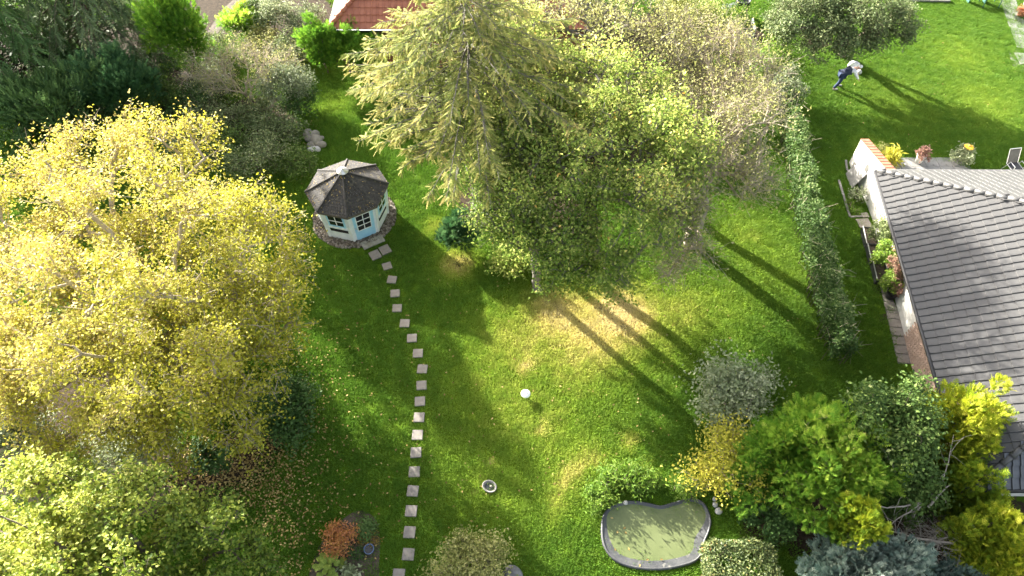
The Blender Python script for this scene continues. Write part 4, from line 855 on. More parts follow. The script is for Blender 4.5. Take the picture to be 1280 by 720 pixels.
shrub('orange_maple', 424, 676, 'small orange red maple in the flower bed', (.48, .42), .6, 'leaf_orange', .07, 2200, 40, spread=.09, twigs=3, cat='shrub')
shrub('green_peony', 456, 661, 'small green leafy plant at the tip of the flower bed', (.32, .34), .38, 'leaf_dark', .085, 900, 24, spread=.08, cat='plant', tint=lambda p_, i_: .75 + .2 * rng.random(len(p_)))
shrub('heather', 462, 674, 'brown dried perennial beside the blue bowl', (.3, .2), .22, 'leaf_orange', .05, 380, 20, spread=.07, twigs=3, cat='plant', tint=lambda p_, i_: .3 * rng.random(len(p_)))
shrub('purple_perennial', 446, 690, 'wilted dark perennial between hosta and blue bowl', (.28, .22), .2, 'leaf_dark', .06, 420, 20, spread=.07, twigs=3, cat='plant')
shrub('blue_hosta', 438, 716, 'small blue green hosta beside the big hosta', (.3, .25), .26, 'leaf_bluegrey', .13, 260, 20, spread=.08, cat='plant')
p = P(462, 688, .0); T = thing('glazed_bowl', (p[0], p[1], .0), 'small blue glazed round bowl with water on the flower bed', 'bowl')
MB().lathe((0, 0, 0), [(.001, .0), (.09, .0), (.15, .08), (.165, .17), (.15, .175), (.135, .16), (.13, .12)], 22).build('bowl', M['blue_glaze'], T, True)
MB().lathe((0, 0, 0), [(.133, .13), (.001, .131)], 22).build('water', M['glass_dark'], T)

# ---------------------------------------------------------------- bird bath and disc on the lawn
p = P(612, 609); T = thing('bird_bath', (p[0], p[1], 0), 'grey oval bird bath bowl lying on the lawn with a stone inside', 'bird bath', None, R(-25))
b = MB().lathe((0, 0, 0), [(.001, .0), (.20, .0), (.245, .06), (.25, .085), (.22, .088), (.185, .05), (.14, .03), (.001, .025)], 26); bb = b.build('bowl', M['concrete'], T, True); bb.scale = (1, .82, 1)
MB().lathe((0, 0, 0), [(.16, .047), (.001, .048)], 22).build('water', M['glass_dark'], T).scale = (1, .82, 1)
ball('stone', (.05, .02, .075), .05, M['stone'], None, None, (1, .7, .7), .15, None, T)
p = P(657, 496); T = thing('white_disc', (p[0], p[1], 0), 'white round disc standing on a short post in the open lawn', 'disc')
MB().lathe((0, 0, 0), [(.001, .2), (.15, .2), (.165, .21), (.165, .245), (.15, .26), (.02, .27), (.001, .27)], 26).build('disc', M['white_paint'], T, True)
MB().tube([(0, 0, -.02), (0, 0, .21)], .03, 8).build('post', M['metal_light'], T)
MB().box((.05, .01, .275), (.05, .03, .012), .6).build('screw_cap', M['metal_dark'], T)

# ---------------------------------------------------------------- fallen leaves
def region_pts(n, u0, u1, v0, v1, z=.05): return np.array([P(u0 + (u1-u0)*a_, v0 + (v1-v0)*b_, z) for a_, b_ in rng.random((n, 2))])
pts = np.concatenate([P_ for P_ in [
    np.array([P(330 + abs(rng.normal())*58, 400 + rng.random()*320, .055) for _ in range(1000)]),
    np.array([P(330 + rng.normal()*32, 590 + rng.normal()*55, .05) for _ in range(1300)]),
    np.array([P(270 + rng.normal()*40, 580 + rng.normal()*24, .03) for _ in range(1500)]),
    region_pts(260, 400, 640, 330, 720), region_pts(160, 640, 1000, 380, 620), region_pts(60, 1000, 1280, 40, 200), region_pts(300, 60, 250, 520, 620, .03), region_pts(350, 250, 400, 130, 230, .03)]])
keep = ~inside(pts[:, 0], pts[:, 1], pond); pts = pts[keep]; nf = len(pts)
v, f, t = scatter(LEAF[0], LEAF[1], pts, frames(rdir(nf) * (1, 1, .3), rdir(nf) * .5 + np.array((0, 0, 1.0))), .085 * (.6 + .7 * rng.random(nf)), rng.random(nf))
tag(link('fallen_leaves', mesh_arrays('fallen_leaves', v, [f], t), M['fallen']), 'yellow and brown fallen leaves strewn over the lawn', 'leaves', kind='stuff')

# ---------------------------------------------------------------- grey tiled house
house = thing('house', (0, 0, 0), 'house with dark grey tiled hip roof and white wall at the neighbour lawn', 'house')
eav = unit(hB - hA); pl = 0.53; tanF = .79
nl_ = np.array((-eav[1], eav[0], 0)); nl_ = nl_ if nl_[0] > 0 else -nl_           # horizontal, into the house
upL = unit(nl_ + np.array((0, 0, pl)))                                             # up the garden side slope
upB = unit(np.array((0, -1, .53))); upF = unit(np.array((0, 1, tanF)))
nL = unit(np.cross(upL, eav)); nL = nL if nL[2] > 0 else -nL
nB = unit(np.cross(upB, (1.0, 0, 0))); nB = nB if nB[2] > 0 else -nB
nF = unit(np.cross(upF, (1.0, 0, 0))); nF = nF if nF[2] > 0 else -nF
hipA = unit(np.cross(nL, nB)); hipA = hipA if hipA[2] > 0 else -hipA
hipB = unit(np.cross(nL, nF)); hipB = hipB if hipB[2] > 0 else -hipB
# meeting point of the two hips
Mx = np.stack([hipA, -hipB], 1); ab = np.linalg.lstsq(Mx, hB - hA, rcond=None)[0]; top = hA + hipA * ab[0]
ridge_end = np.array((38.0, top[1], top[2])); bR = np.array((38.0, hA[1], EAVE_Z)); fR = np.array((38.0, hB[1], EAVE_Z))
roof = MB().add([hA, hB, top, bR, ridge_end, fR], [(0, 1, 2), (0, 2, 4, 3), (1, 5, 4, 2)]).build('roof', M['underlay'], house)
def tile_shape(w, L_, side):
    # flat pan, thick lower edge, narrow raised roll along one side
    r = .055
    lo = [(0, 0), (0, .040 + side), (r, .040 + side * .8), (r + .012, .040), (w, .036), (w, 0)]
    V = [(x, 0, z) for x, z in lo] + [(x, L_, max(0, z - .034)) for x, z in lo]
    return np.array(V), np.array([(i, i + 1, i + 7, i + 6) for i in range(5)]), np.array([(0, 5, 3), (3, 5, 4), (0, 3, 2), (0, 2, 1)])
def tile_mesh(w, L_, th=.022, side=.04):
    V, Q, T = tile_shape(w, L_, side); return mesh_arrays('tile', V, [T, Q[:, ::-1]])
def tile_field(org, es, et, nn, w, c, ns, nt_, ok):
    """list of (matrix, centre) for tiles with axes es (along the eave), et (up the slope), nn"""
    out = []
    for j in range(nt_):
        for i in range(ns):
            p = org + es * (i * w) + et * (j * c); ctr = p + es * w/2 + et * c/2
            if ok(ctr): out.append((p, ctr))
    Mt = Matrix(((es[0], et[0], nn[0], 0), (es[1], et[1], nn[1], 0), (es[2], et[2], nn[2], 0), (0, 0, 0, 1)))
    return out, Mt
tm = tile_mesh(.296, .37); tm.materials.append(M['tile_grey'])
es = -eav                                            # from the front corner to the back corner
if np.dot(np.cross(es, upL), nL) < 0: es = eav; orgL = hA
else: orgL = hB
def okL(c):
    uu, vv = PX(c); dB = np.dot(c - hA, nB); dF = np.dot(c - hB, nF)
    return dB < 0.02 and dF < 0.02 and uu < 1330 and vv < 760
tl, Mt = tile_field(orgL + nL*.012, es, upL, nL, .30, .345, 50, 30, okL)
def vis(c): uu, vv = PX(c); return uu < 1290 and vv < 600 and not (uu < 1240 and vv > 440)
tl.sort(key=lambda q: (0 if vis(q[1]) else 1, np.linalg.norm(q[1] - np.array((0, 0, CAM_H)))))
for p, c in tl[:300]:
    o = bpy.data.objects.new('roof_tile', tm); COL.objects.link(o); o.parent = roof
    j = Matrix.Rotation(rng.normal() * .006, 4, 'X') @ Matrix.Rotation(rng.normal() * .006, 4, 'Y'); o.matrix_world = Matrix.Translation(Vector(p + nL * rng.random() * .004)) @ Mt @ j
def joined_tiles(name, lst, Mt, w, L_, mat, parent, side=.03):
    if not lst: return
    V8, Q, T = tile_shape(w, L_, side); F = np.concatenate([Q[:, ::-1], [(0, 5, 4, 3), (0, 3, 2, 1)]]); R3 = np.array(Mt.to_3x3())
    pos = np.array([p for p, c in lst]); n_ = len(pos)
    v, f, t = scatter(V8, F, pos, np.repeat(R3[None], n_, 0), np.ones(n_), rng.random(n_))
    return tag(link(name, mesh_arrays(name, v, [f], t), mat, parent), kind='stuff')
joined_tiles('roof_tiles', tl[300:], Mt, .296, .37, M['tile_grey'], roof, .045)
def okB(c): uu, vv = PX(c); return np.dot(c - hA, nL) < .02 and uu < 1330 and c[2] < top[2]
eB = np.array((1.0, 0, 0)); sB, oB = (eB, hA) if np.dot(np.cross(eB, upB), nB) > 0 else (-eB, hA + eB * 15)
tb, MtB = tile_field(oB + nB*.012, sB, upB, nB, .30, .345, 50, 24, okB); joined_tiles('roof_tiles', tb, MtB, .285, .37, M['tile_grey'], roof, .012)
def okF(c): uu, vv = PX(c); return np.dot(c - hB, nL) < .02 and uu < 1340 and c[2] < top[2]
sF, oF = (eB, hB) if np.dot(np.cross(eB, upF), nF) > 0 else (-eB, hB + eB * 9)
tf_, MtF = tile_field(oF + nF*.012, sF, upF, nF, .24, .345, 40, 16, okF); joined_tiles('roof_tiles', tf_, MtF, .225, .37, M['tile_dark'], roof, .03)
def hip_caps(a, d, n, up):
    L_ = .36
    for i in range(n):
        p0 = a + d * (i * L_); p1 = a + d * (i * L_ + .42)
        if PX(p0)[0] > 1330: break
        MB().tube([p0 + np.array((0, 0, .055)), p1 + np.array((0, 0, .03))], [.10, .085], 10).build('hip_tile', M['tile_grey'], roof, True)
hip_caps(hA + hipA * .05, hipA, 30, nL); hip_caps(hB + hipB * .05, hipB, 14, nL)
def gutter(a, b_, name='gutter'):
    MB().tube([a, b_], .06, 8).build(name, M['black_plastic'], roof, True)
gutter(hA - nl_*.05 + (0, 0, -.02), hB - nl_*.05 + (0, 0, -.02)); gutter(hA + np.array((-.05, .05, -.03)), bR + np.array((0, .05, -.03))); gutter(hB + np.array((-.05, -.06, -.03)), fR + np.array((0, -.06, -.03)))
# walls under the eaves
ov = .75; wa = hA + nl_*ov + np.array((0, -ov, 0)); wb = hB + nl_*ov + np.array((0, ov, 0))
def wall_between(a, b_, z0, z1, th, name, mat, parent):
    a, b_ = np.array((a[0], a[1], 0)), np.array((b_[0], b_[1], 0)); d = unit(b_ - a); q = np.array((-d[1], d[0], 0)) * th
    return MB().hexa([a + (0, 0, z0), b_ + (0, 0, z0), b_ + q + (0, 0, z0), a + q + (0, 0, z0), a + (0, 0, z1), b_ + (0, 0, z1), b_ + q + (0, 0, z1), a + q + (0, 0, z1)]).build(name, mat, parent)
wall_between(wb, wa, -.05, EAVE_Z + .15, -.3, 'garden_wall_face', M['plaster'], house)
wall_between(wa + (.002, 0, 0), (38, wa[1], 0), -.05, EAVE_Z + .15, -.3, 'back_wall', M['plaster'], house)
wall_between((38, wb[1], 0), wb + (.002, 0, 0), -.05, EAVE_Z + .15, -.3, 'front_wall', M['plaster'], house)
wd = unit(np.array((wb[0] - wa[0], wb[1] - wa[1], 0))); wo = -nl_                    # along the wall towards the front; outwards
sf = MB(); sf.hexa([wa + (0,0,-.12), wb + (0,0,-.12), wb + wo*(ov-.02) + (0,0,-.12), wa + wo*(ov-.02) + (0,0,-.12), wa + (0,0,-.09), wb + (0,0,-.09), wb + wo*(ov-.02) + (0,0,-.09), wa + wo*(ov-.02) + (0,0,-.09)]); sf.build('soffit', M['white_paint'], house)
# pale brick facing on the lower half of the garden side wall
fs = 5.6; bl = MB(); Lw = np.linalg.norm(wb - wa)
brs = []
for c in range(22):
    for i in range(int((Lw - fs) / .26) + 1):
        s = fs + i * .26 + (.13 if c % 2 else 0)
        if s + .24 < Lw and PX(np.array((wa[0], wa[1], c*.083)) + wd*s)[1] < 560: brs.append(np.array((wa[0], wa[1], .03 + c * .083)) + wd * s)
V8 = np.array([(0,0,0),(.24,0,0),(.24,.03,0),(0,.03,0),(0,0,.071),(.24,0,.071),(.24,.03,.071),(0,.03,.071)])
v, f, t = scatter(V8, np.array([(0,3,2,1),(4,5,6,7),(0,1,5,4),(1,2,6,5),(2,3,7,6),(3,0,4,7)]), np.array(brs) + wo*.004, np.repeat(np.stack([wd, wo, np.array((0, 0, 1.0))], 1)[None], len(brs), 0), np.ones(len(brs)), rng.random(len(brs)))
tag(link('brick_facing', mesh_arrays('brick_facing', v, [f], t), M['brick_pale'], house), kind='stuff')
MB().hexa([np.array((wa[0], wa[1], z)) + wd*s + wo*o_ for z in (1.86, 1.94) for s, o_ in ((fs, .0), (Lw - .02, .0), (Lw - .02, .12), (fs, .12))]).build('ledge', M['brick_pale'], house)
for s in (7.0, 8.7): MB().hexa([np.array((wa[0], wa[1], z)) + wd*q + wo*o_ for z in (1.98, 2.25) for q, o_ in ((s, .0), (s + .5, .0), (s + .5, .02), (s, .02))]).build('window', M['glass_dark'], house)

# wing wall with brick coping
g0 = np.array((wa[0], wa[1], 0)) + wd * .25; gend = P(1061, 204); gd = unit(np.array((gend[0] - g0[0], gend[1] - g0[1], 0))); Lg = np.linalg.norm(gend[:2] - g0[:2]); gq = np.array((gd[1], -gd[0], 0)); gq = gq if gq[0] > 0 else -gq
T = thing('wing_wall', g0, 'white plastered wing wall with arched opening and sloping red brick coping', 'wall')
zA, zB = 2.30, 1.38
bm = bmesh.new(); outer = [(0, -.05), (Lg, -.05), (Lg, zB), (.55, zA), (0, zA)]; arch = [(Lg*.66 + .17*math.cos(a), 1.05 + .17*math.sin(a)) for a in np.linspace(0, math.pi, 9)] + [(Lg*.66 - .17, .62), (Lg*.66 + .17, .62)]
loops = []
for poly in (outer, arch):
    vs = [bm.verts.new(tuple(gd * s + np.array((0, 0, z)))) for s, z in poly]; loops += [bm.edges.new((vs[i], vs[(i+1) % len(vs)])) for i in range(len(vs))]
bmesh.ops.triangle_fill(bm, use_beauty=True, edges=loops)
r_ = bmesh.ops.extrude_face_region(bm, geom=bm.faces[:]); bmesh.ops.translate(bm, verts=[e for e in r_['geom'] if isinstance(e, bmesh.types.BMVert)], vec=tuple(gq * .28)); bmesh.ops.recalc_face_normals(bm, faces=bm.faces[:])
me = bpy.data.meshes.new('wall'); bm.to_mesh(me); bm.free(); link('wall', me, M['plaster'], T)
sl0 = gd * .55 + np.array((0, 0, zA)); sl1 = gd * Lg + np.array((0, 0, zB)); sdv = unit(sl1 - sl0); sn = np.cross(gq, sdv); sn = sn if sn[2] > 0 else -sn; SLn = np.linalg.norm(sl1 - sl0)
nb = 14; st_ = SLn / nb
cmb = MB(); a_ = sl0 - gq*.02; cmb.hexa([a_ + sn*.003, a_ + gq*.32 + sn*.003, a_ + gq*.32 + sdv*SLn + sn*.003, a_ + sdv*SLn + sn*.003, a_ + sn*.045, a_ + gq*.32 + sn*.045, a_ + gq*.32 + sdv*SLn + sn*.045, a_ + sdv*SLn + sn*.045]); cmb.build('mortar_bed', M['mortar'], T)
for i in range(nb):
    a_ = sl0 + sdv * (i * st_ + st_*.10) - gq * .045; w_ = st_ * .80
    b = MB(); b.hexa([a_ + sn*.046, a_ + gq*.37 + sn*.046, a_ + gq*.37 + sdv*w_ + sn*.046, a_ + sdv*w_ + sn*.046, a_ + sn*.075, a_ + gq*.37 + sn*.075, a_ + gq*.37 + sdv*w_ + sn*.075, a_ + sdv*w_ + sn*.075]); b.build('brick', M['brick'], T)
# board leaning on the wing wall
pb = P(1066, 210); T = thing('leaning_board', (pb[0], pb[1], 0), 'grey board leaning against the white wing wall', 'board')
q0 = g0 + gd * (Lg * .60) - gq * .38; bm_ = MB(); a0_ = q0 - np.array((pb[0], pb[1], 0)); hv_ = unit(gq * .36 + np.array((0, 0, 1.0))); nn_ = np.cross(gd, hv_) * .03
bm_.hexa([a0_, a0_ + gd*.95, a0_ + gd*.95 + nn_, a0_ + nn_, a0_ + hv_*.95, a0_ + gd*.95 + hv_*.95, a0_ + gd*.95 + hv_*.95 + nn_, a0_ + hv_*.95 + nn_]); bm_.build('panel', M['board_grey'], T)

# patio slabs behind the house, and the edging of the side bed
patio = tag(sheet('patio', patio_poly, .006, M['concrete']), kind='structure')
sl_m = MB().box((0, 0, .012), (.585, .585, .03)).mesh('slab'); sl_m.materials.append(M['paving'])
for i in range(9):
    for j in range(6):
        c = np.array((patio_poly[0][0] + .32 + i*.60, patio_poly[0][1] - .32 - j*.60, .004))
        if inside(np.array(c[0] + .0), np.array(c[1] + .0), patio_poly) and c[1] > wa[1] + .3: link('slab', sl_m, None, patio, c + (0, 0, .001*rng.random()), rng.normal()*.004)
def kerb(pts, name, label, w=.09, h=.09):
    b = MB()
    for a, c in zip(pts[:-1], pts[1:]):
        d = c - a; L_ = np.linalg.norm(d); k = max(1, int(L_ / .9))
        for i in range(k): q = a + d * ((i + .5) / k); b.box((q[0], q[1], h/2 - .02), (L_/k - .012, w, h), math.atan2(d[1], d[0]))
    return tag(b.build(name, M['concrete']), label, 'edging')
kerb([P(1048, 226), P(1062, 272), P(1078, 271)], 'bed_edging', 'thin concrete edging round the narrow bed at the wing wall')
kerb([P(1057, 201), P(1058, 212), P(1066, 226)], 'bed_edging', 'short pale kerb at the foot of the leaning board')
for (u, v, s, lb) in ((1080, 279, .55, 'largest square concrete slab beside the wing wall'), (1081, 269, .3, 'small square slab behind the concrete slab at the wing wall'), (1083, 289, .3, 'small square slab between the concrete slab and the planters')):
    o = MB().box((0, 0, 0), (s, s * .9, .05)).build('wall_slab', M['slab'], None, False, P(u, v, .028), .1); tag(o, lb, 'paving slab'); bevel(o, .008)
for i, ((u, v), lb) in enumerate((((1085, 300), 'black planter trough next to the square slab'), ((1091, 322), 'middle black planter trough along the house wall'), ((1098, 345), 'black planter trough beside the pale path'))):
    p = P(u, v); T = thing('planter_trough', (p[0], p[1], 0), lb, 'planter', 'troughs along the house wall', R(-8))
    for x in (-.24, .24): MB().box((x, 0, .15), (.025, .95, .30)).build('side', M['black_plastic'], T)
    for y in (-.4625, .4625): MB().box((0, y, .15), (.455, .025, .30)).build('end', M['black_plastic'], T)
    MB().box((0, 0, .12), (.454, .899, .2)).build('soil', M['soil'], T)
    for x in (-.245, .245): MB().box((x, 0, .308), (.04, .97, .014)).build('rim', M['metal_light'], T)
path_poly = [P(1100, 358)[:2], P(1109, 358)[:2], P(1150, 455)[:2], P(1122, 455)[:2]]
sp_ = sheet('side_path', path_poly, .006, M['concrete'])
for i in range(9):
    a = lerp(np.array(path_poly[0]), np.array(path_poly[3]), (i + .5) / 9); b_ = lerp(np.array(path_poly[1]), np.array(path_poly[2]), (i + .5) / 9); c = (a + b_) / 2; w_ = np.linalg.norm(b_ - a)
    o = MB().box((0, 0, .012), (w_ * .96, .36, .03)).build('slab', M['slab'], sp_, False, (c[0], c[1], .004), -.1)
p = P(1112, 372); T = thing('black_pot', (p[0], p[1], 0), 'round black pot at the end of the planter row', 'pot')
MB().lathe((0, 0, 0), [(.001, 0), (.15, 0), (.20, .28), (.22, .3), (.20, .3), (.18, .24), (.001, .24)], 18).build('pot', M['black_plastic'], T, True)
def wplant(u, v, name, label, r, h, leaf, size, n, **k): return shrub(name, u, v, label, r, h, leaf, size, n, 34, twigs=2, cat='plant', **k)
wplant(1104, 290, 'wall_shrub', 'green climbing shrub nearest the wing wall in the planters', (.42, .5), 1.5, 'leaf_apple', .09, 2600)
wplant(1108, 322, 'wall_shrub', 'fresh green climbing shrub in the middle planter', (.45, .6), 1.5, 'leaf_fresh', .09, 3000, tint=lambda p_, i_: .3 + .6 * rng.random(len(p_)))
wplant(1122, 335, 'pink_hydrangea', 'pink flowering shrub against the house wall', (.35, .9), 1.8, 'leaf_pink', .09, 2800)
wplant(1113, 352, 'wall_shrub', 'yellow green shrub at the last planter', (.42, .45), 1.1, 'leaf_fresh', .09, 2000, tint=lambda p_, i_: .4 + .6 * rng.random(len(p_)))
wplant(1122, 358, 'dry_hydrangea', 'dusty pink dried flower heads above the black pot', (.3, .4), 1.1, 'leaf_pink', .07, 1300)
shrub('white_rose', 1071, 243, 'small white flowering rose in the edged bed', .35, .6, 'leaf_silver', .09, 420, 20, twigs=3, cat='plant', tint=lambda p_, i_: .3 + .68 * rng.random(len(p_)))
shrub('bed_plant', 1066, 258, 'low green plant in the edged bed', (.3, .5), .2, 'leaf_fresh', .07, 500, 20, twigs=2, cat='plant')
# pots on the patio
def pot(u, v, name, label, r, h, mat):
    p = P(u, v); T = thing(name, (p[0], p[1], 0), label, 'flower pot'); MB().lathe((0, 0, .03), [(.001, 0), (r*.7, 0), (r, h*.9), (r*1.1, h*.92), (r*1.1, h), (r*.9, h), (r*.9, h*.85), (.001, h*.85)], 18).build('pot', mat, T, True); return p
p = pot(1147, 203, 'white_pot', 'white pot standing on the grey patio slabs', .20, .42, M['white_paint'])
shrub('pink_flowers', 0, 0, 'pink flowers growing in the white patio pot', .38, .95, 'leaf_pink', .09, 900, 24, cat='plant', base=(p[0], p[1]), low=.0)
shrub('patio_bush', 1207, 193, 'round grey green bush at the patio corner', (.52, .5), .8, 'leaf_bluegrey', .10, 2200, 34, cat='plant')
q = P(1212, 183, .9); T = thing('sunflower', (q[0], q[1], 0), 'large yellow flower head above the round patio bush', 'flower')
MB().tube([(0, 0, -.02), (.02, 0, .5), (0, 0, .9)], .012, 5).build('stem', M['leaf_fresh'], T)
M['petal'] = surf('petal', (.80, .45, .02), (.90, .60, .04), 6, .6, 0); M['flower_eye'] = surf('flower_eye', (.25, .12, .02), (.45, .22, .03), 20, .9, .3)
pm = mesh_arrays('petal', np.array([(.04, 0, 0), (.12, .05, .03), (.24, 0, .0), (.12, -.05, .03)]), [np.array([(0, 3, 2, 1)])]); pm.materials.append(M['petal'])
for k in range(16): o = link('petal', pm, None, T, (0, 0, .9 + .01 * (k % 2)), k * 6.283 / 16); o.rotation_euler = (0, .1 + .2*rng.random(), k * 6.283 / 16)
MB().lathe((0, 0, .9), [(.07, 0), (.06, .03), (.001, .045)], 14).build('flower_eye', M['flower_eye'], T, True)
shrub('ornamental_grass', 1117, 196, 'pale yellow ornamental grass at the patio edge beside the coping', .35, .6, 'leaf_gold', .24, 420, 20, tmpl=LONG, cat='plant', spread=.1)
shrub('dry_grass', 1095, 190, 'straw coloured dry plants behind the wing wall', (.5, .35), .35, 'leaf_olive', .13, 700, 24, tmpl=LONG, cat='plant', spread=.12)
# two garden chairs half behind the roof
for i, (u, lb) in enumerate(((1262, 'black mesh garden chair with light frame nearest the patio bush'), (1288, 'black mesh garden chair with light frame farther from the patio bush'))):
    p = P(u, 217); T = thing('garden_chair', (p[0], p[1], 0), lb, 'chair', 'garden chairs behind the house', R(8))
    MB().box((0, 0, .42), (.48, .5, .03)).build('seat', M['black_plastic'], T)
    MB().box((0, .38, .72), (.48, .03, .62), 0, Matrix.Rotation(-.45, 3, 'X')).build('backrest', M['black_plastic'], T)
    for x in (-.27, .27):
        MB().tube([(x, -.25, 0), (x, -.24, .42), (x, .24, .44), (x, .54, 1.03)], .018, 6).build('side_frame', M['metal_light'], T)
        MB().tube([(x, .30, 0), (x, .1, .64), (x, -.24, .64), (x, -.25, .42)], .018, 6).build('armrest', M['metal_light'], T)
    MB().tube([(-.27, .54, 1.03), (.27, .54, 1.03)], .018, 6).build('top_rail', M['metal_light'], T)

# ---------------------------------------------------------------- neighbour garden: path, table, pots, person
pp = [P(1246, -8)[:2], P(1262, -8)[:2], P(1300, 60)[:2], P(1300, 110)[:2], P(1283, 92)[:2], P(1268, 88)[:2], P(1260, 64)[:2], P(1271, 61)[:2]]
pth = sheet('garden_path', pp, .006, M['concrete'])
e0, e1 = P(1246, -8), P(1271, 61); dd = unit(e1 - e0); qd = np.array((-dd[1], dd[0], 0)); qd = qd if qd[0] > 0 else -qd
Lp = np.linalg.norm(e1 - e0); rw_ = int(Lp / .46)
ps_ = MB().box((0, 0, .014), (.44, .44, .03)).mesh('slab'); ps_.materials.append(M['paving'])
for i in range(rw_):
    for j in range(4):
        c = e0 + dd * ((i + .5) * .46) + qd * (.24 + j * .46)
        if inside(np.array(c[0]), np.array(c[1]), np.array(pp)) : link('slab', ps_, None, pth, (c[0], c[1], .005 + .004*rng.random()), math.atan2(dd[1], dd[0]) + rng.normal()*.01)
bs = MB().box((0, 0, .014), (1.1, 1.0, .03)).mesh('slab'); bs.materials.append(M['paving'])
for (u, v) in ((1272, 72),): c = P(u, v); link('slab', bs, None, pth, (c[0] + .45, c[1] - .15, .012), -.1)
p = P(1233, 8); T = thing('garden_table', (p[0], p[1] + .1, 0), 'turquoise green slatted garden table on the neighbour lawn', 'table', None, R(-4))
for k in range(6): MB().box((.15, -.32 + k * .14, .74), (1.0, .125, .03)).build('slat', M['green_paint'], T)
for x in (-.28, .58):
    for y in (-.3, .36): MB().tube([(x, y, 0), (x - .04, y * .9, .72)], .025, 6).build('leg', M['green_dark'], T)
MB().box((.15, .03, .70), (.9, .6, .04)).build('apron', M['green_dark'], T)
p = P(1219, 3); T = thing('garden_bench', (p[0], p[1], 0), 'green slatted bench beside the turquoise table', 'bench', None, R(-4))
for k in range(3): MB().box((0, -.15 + k * .15, .44), (1.1, .13, .03)).build('slat', M['green_paint'], T)
for x in (-.45, .45): MB().box((x, 0, .21), (.05, .34, .42)).build('leg', M['green_dark'], T)
p = pot(1275, 20, 'terracotta_pot', 'terracotta pot with red brown flowers on the neighbour path', .24, .36, M['terracotta'])
shrub('red_flowers', 0, 0, 'red brown flowers in the terracotta pot', .36, .75, 'leaf_orange', .08, 700, 24, cat='plant', base=(p[0], p[1]), tint=lambda p_, i_: .6 + .4 * rng.random(len(p_)))
p = pot(1283, 8, 'pale_pot', 'whitish pot behind the terracotta pot', .3, .6, M['stone_white'])
bst = [P(1128, 1), P(1186, 2)]
tag(kerb(bst, 'lawn_kerb', 'stone kerb at the far edge of the neighbour lawn', .25, .16), None)
# the bending gardener
pf = P(1047, 110); T = thing('person', (pf[0], pf[1], 0), 'person in navy vest and blue jeans bending forward under the apple tree', 'person')
def skin_body(name, pts, edges, rads, mat, parent, root=0, sub=2):
    me = bpy.data.meshes.new(name); me.from_pydata([tuple(map(float, q)) for q in pts], edges, []); o = link(name, me, mat, parent)
    o.modifiers.new('skin', 'SKIN'); sv = me.skin_vertices[0].data
    for i, r_ in enumerate(rads): sv[i].radius = (r_, r_) if np.isscalar(r_) else r_; sv[i].use_root = (i == root)
    s = o.modifiers.new('sub', 'SUBSURF'); s.levels = sub; s.render_levels = sub
    me.polygons.foreach_set('use_smooth', np.ones(len(me.polygons), bool)); return o
# one body: pelvis, spine, neck, head, arms, legs; trunk bent towards +x
J = {'pel': (-.05, 0, .86), 'bel': (.08, .02, .98), 'che': (.33, .04, 1.08), 'nec': (.52, .05, 1.13), 'hea': (.60, .05, 1.17), 'top': (.72, .06, 1.20),
     'hl': (-.07, .10, .83), 'kl': (.10, .14, .46), 'al': (-.02, .14, .09), 'tl': (.14, .15, .04), 'hr': (-.07, -.10, .83), 'kr': (-.12, -.16, .46), 'ar': (-.30, -.16, .10), 'tr': (-.16, -.17, .04),
     'sl': (.42, .20, 1.10), 'el': (.60, .27, .88), 'wl': (.78, .22, .72), 'pl': (.84, .21, .66), 'sr': (.42, -.12, 1.08), 'er': (.58, -.22, .84), 'wr': (.74, -.16, .66), 'pr': (.79, -.14, .60)}
nm = list(J); ix = {k: i for i, k in enumerate(nm)}
Eg = [('pel','bel'),('bel','che'),('che','nec'),('nec','hea'),('hea','top'),('pel','hl'),('hl','kl'),('kl','al'),('al','tl'),('pel','hr'),('hr','kr'),('kr','ar'),('ar','tr'),('che','sl'),('sl','el'),('el','wl'),('wl','pl'),('che','sr'),('sr','er'),('er','wr'),('wr','pr')]
Rd = dict(pel=.14, bel=.14, che=.15, nec=.055, hea=.085, top=.09, hl=.095, kl=.06, al=.042, tl=.035, hr=.095, kr=.06, ar=.042, tr=.035, sl=.065, el=.045, wl=.03, pl=.035, sr=.065, er=.045, wr=.03, pr=.035)
skin_body('body', [J[k] for k in nm], [(ix[a], ix[b_]) for a, b_ in Eg], [Rd[k] for k in nm], M['skin'], T)
def garment(name, keys, edges, grow, mat, root):
    kk = list(keys); jx = {k: i for i, k in enumerate(kk)}
    skin_body(name, [J[k] for k in kk], [(jx[a], jx[b_]) for a, b_ in edges], [Rd[k] + grow for k in kk], mat, T, jx[root])
garment('jeans', ('pel','hl','kl','al','hr','kr','ar'), [('pel','hl'),('hl','kl'),('kl','al'),('pel','hr'),('hr','kr'),('kr','ar')], .03, M['jeans'], 'pel')
garment('shirt', ('bel','che','nec','sl','el','wl','sr','er','wr'), [('bel','che'),('che','nec'),('che','sl'),('sl','el'),('el','wl'),('che','sr'),('sr','er'),('er','wr')], .026, M['cloth_white'], 'che')
J['vm'] = (.24, .03, 1.05); Rd['vm'] = .155; J['vh'] = (-.10, 0, .83); Rd['vh'] = .13
garment('vest', ('vh','pel','bel','vm','che'), [('vh','pel'),('pel','bel'),('bel','vm'),('vm','che')], .048, M['navy'], 'bel')
for q in ('tl', 'tr'): x, y, z = J[q]; bevel(MB().box((x - .03, y, .045), (.26, .095, .08)).build('shoe', M['board_grey'], T), .03, 3)
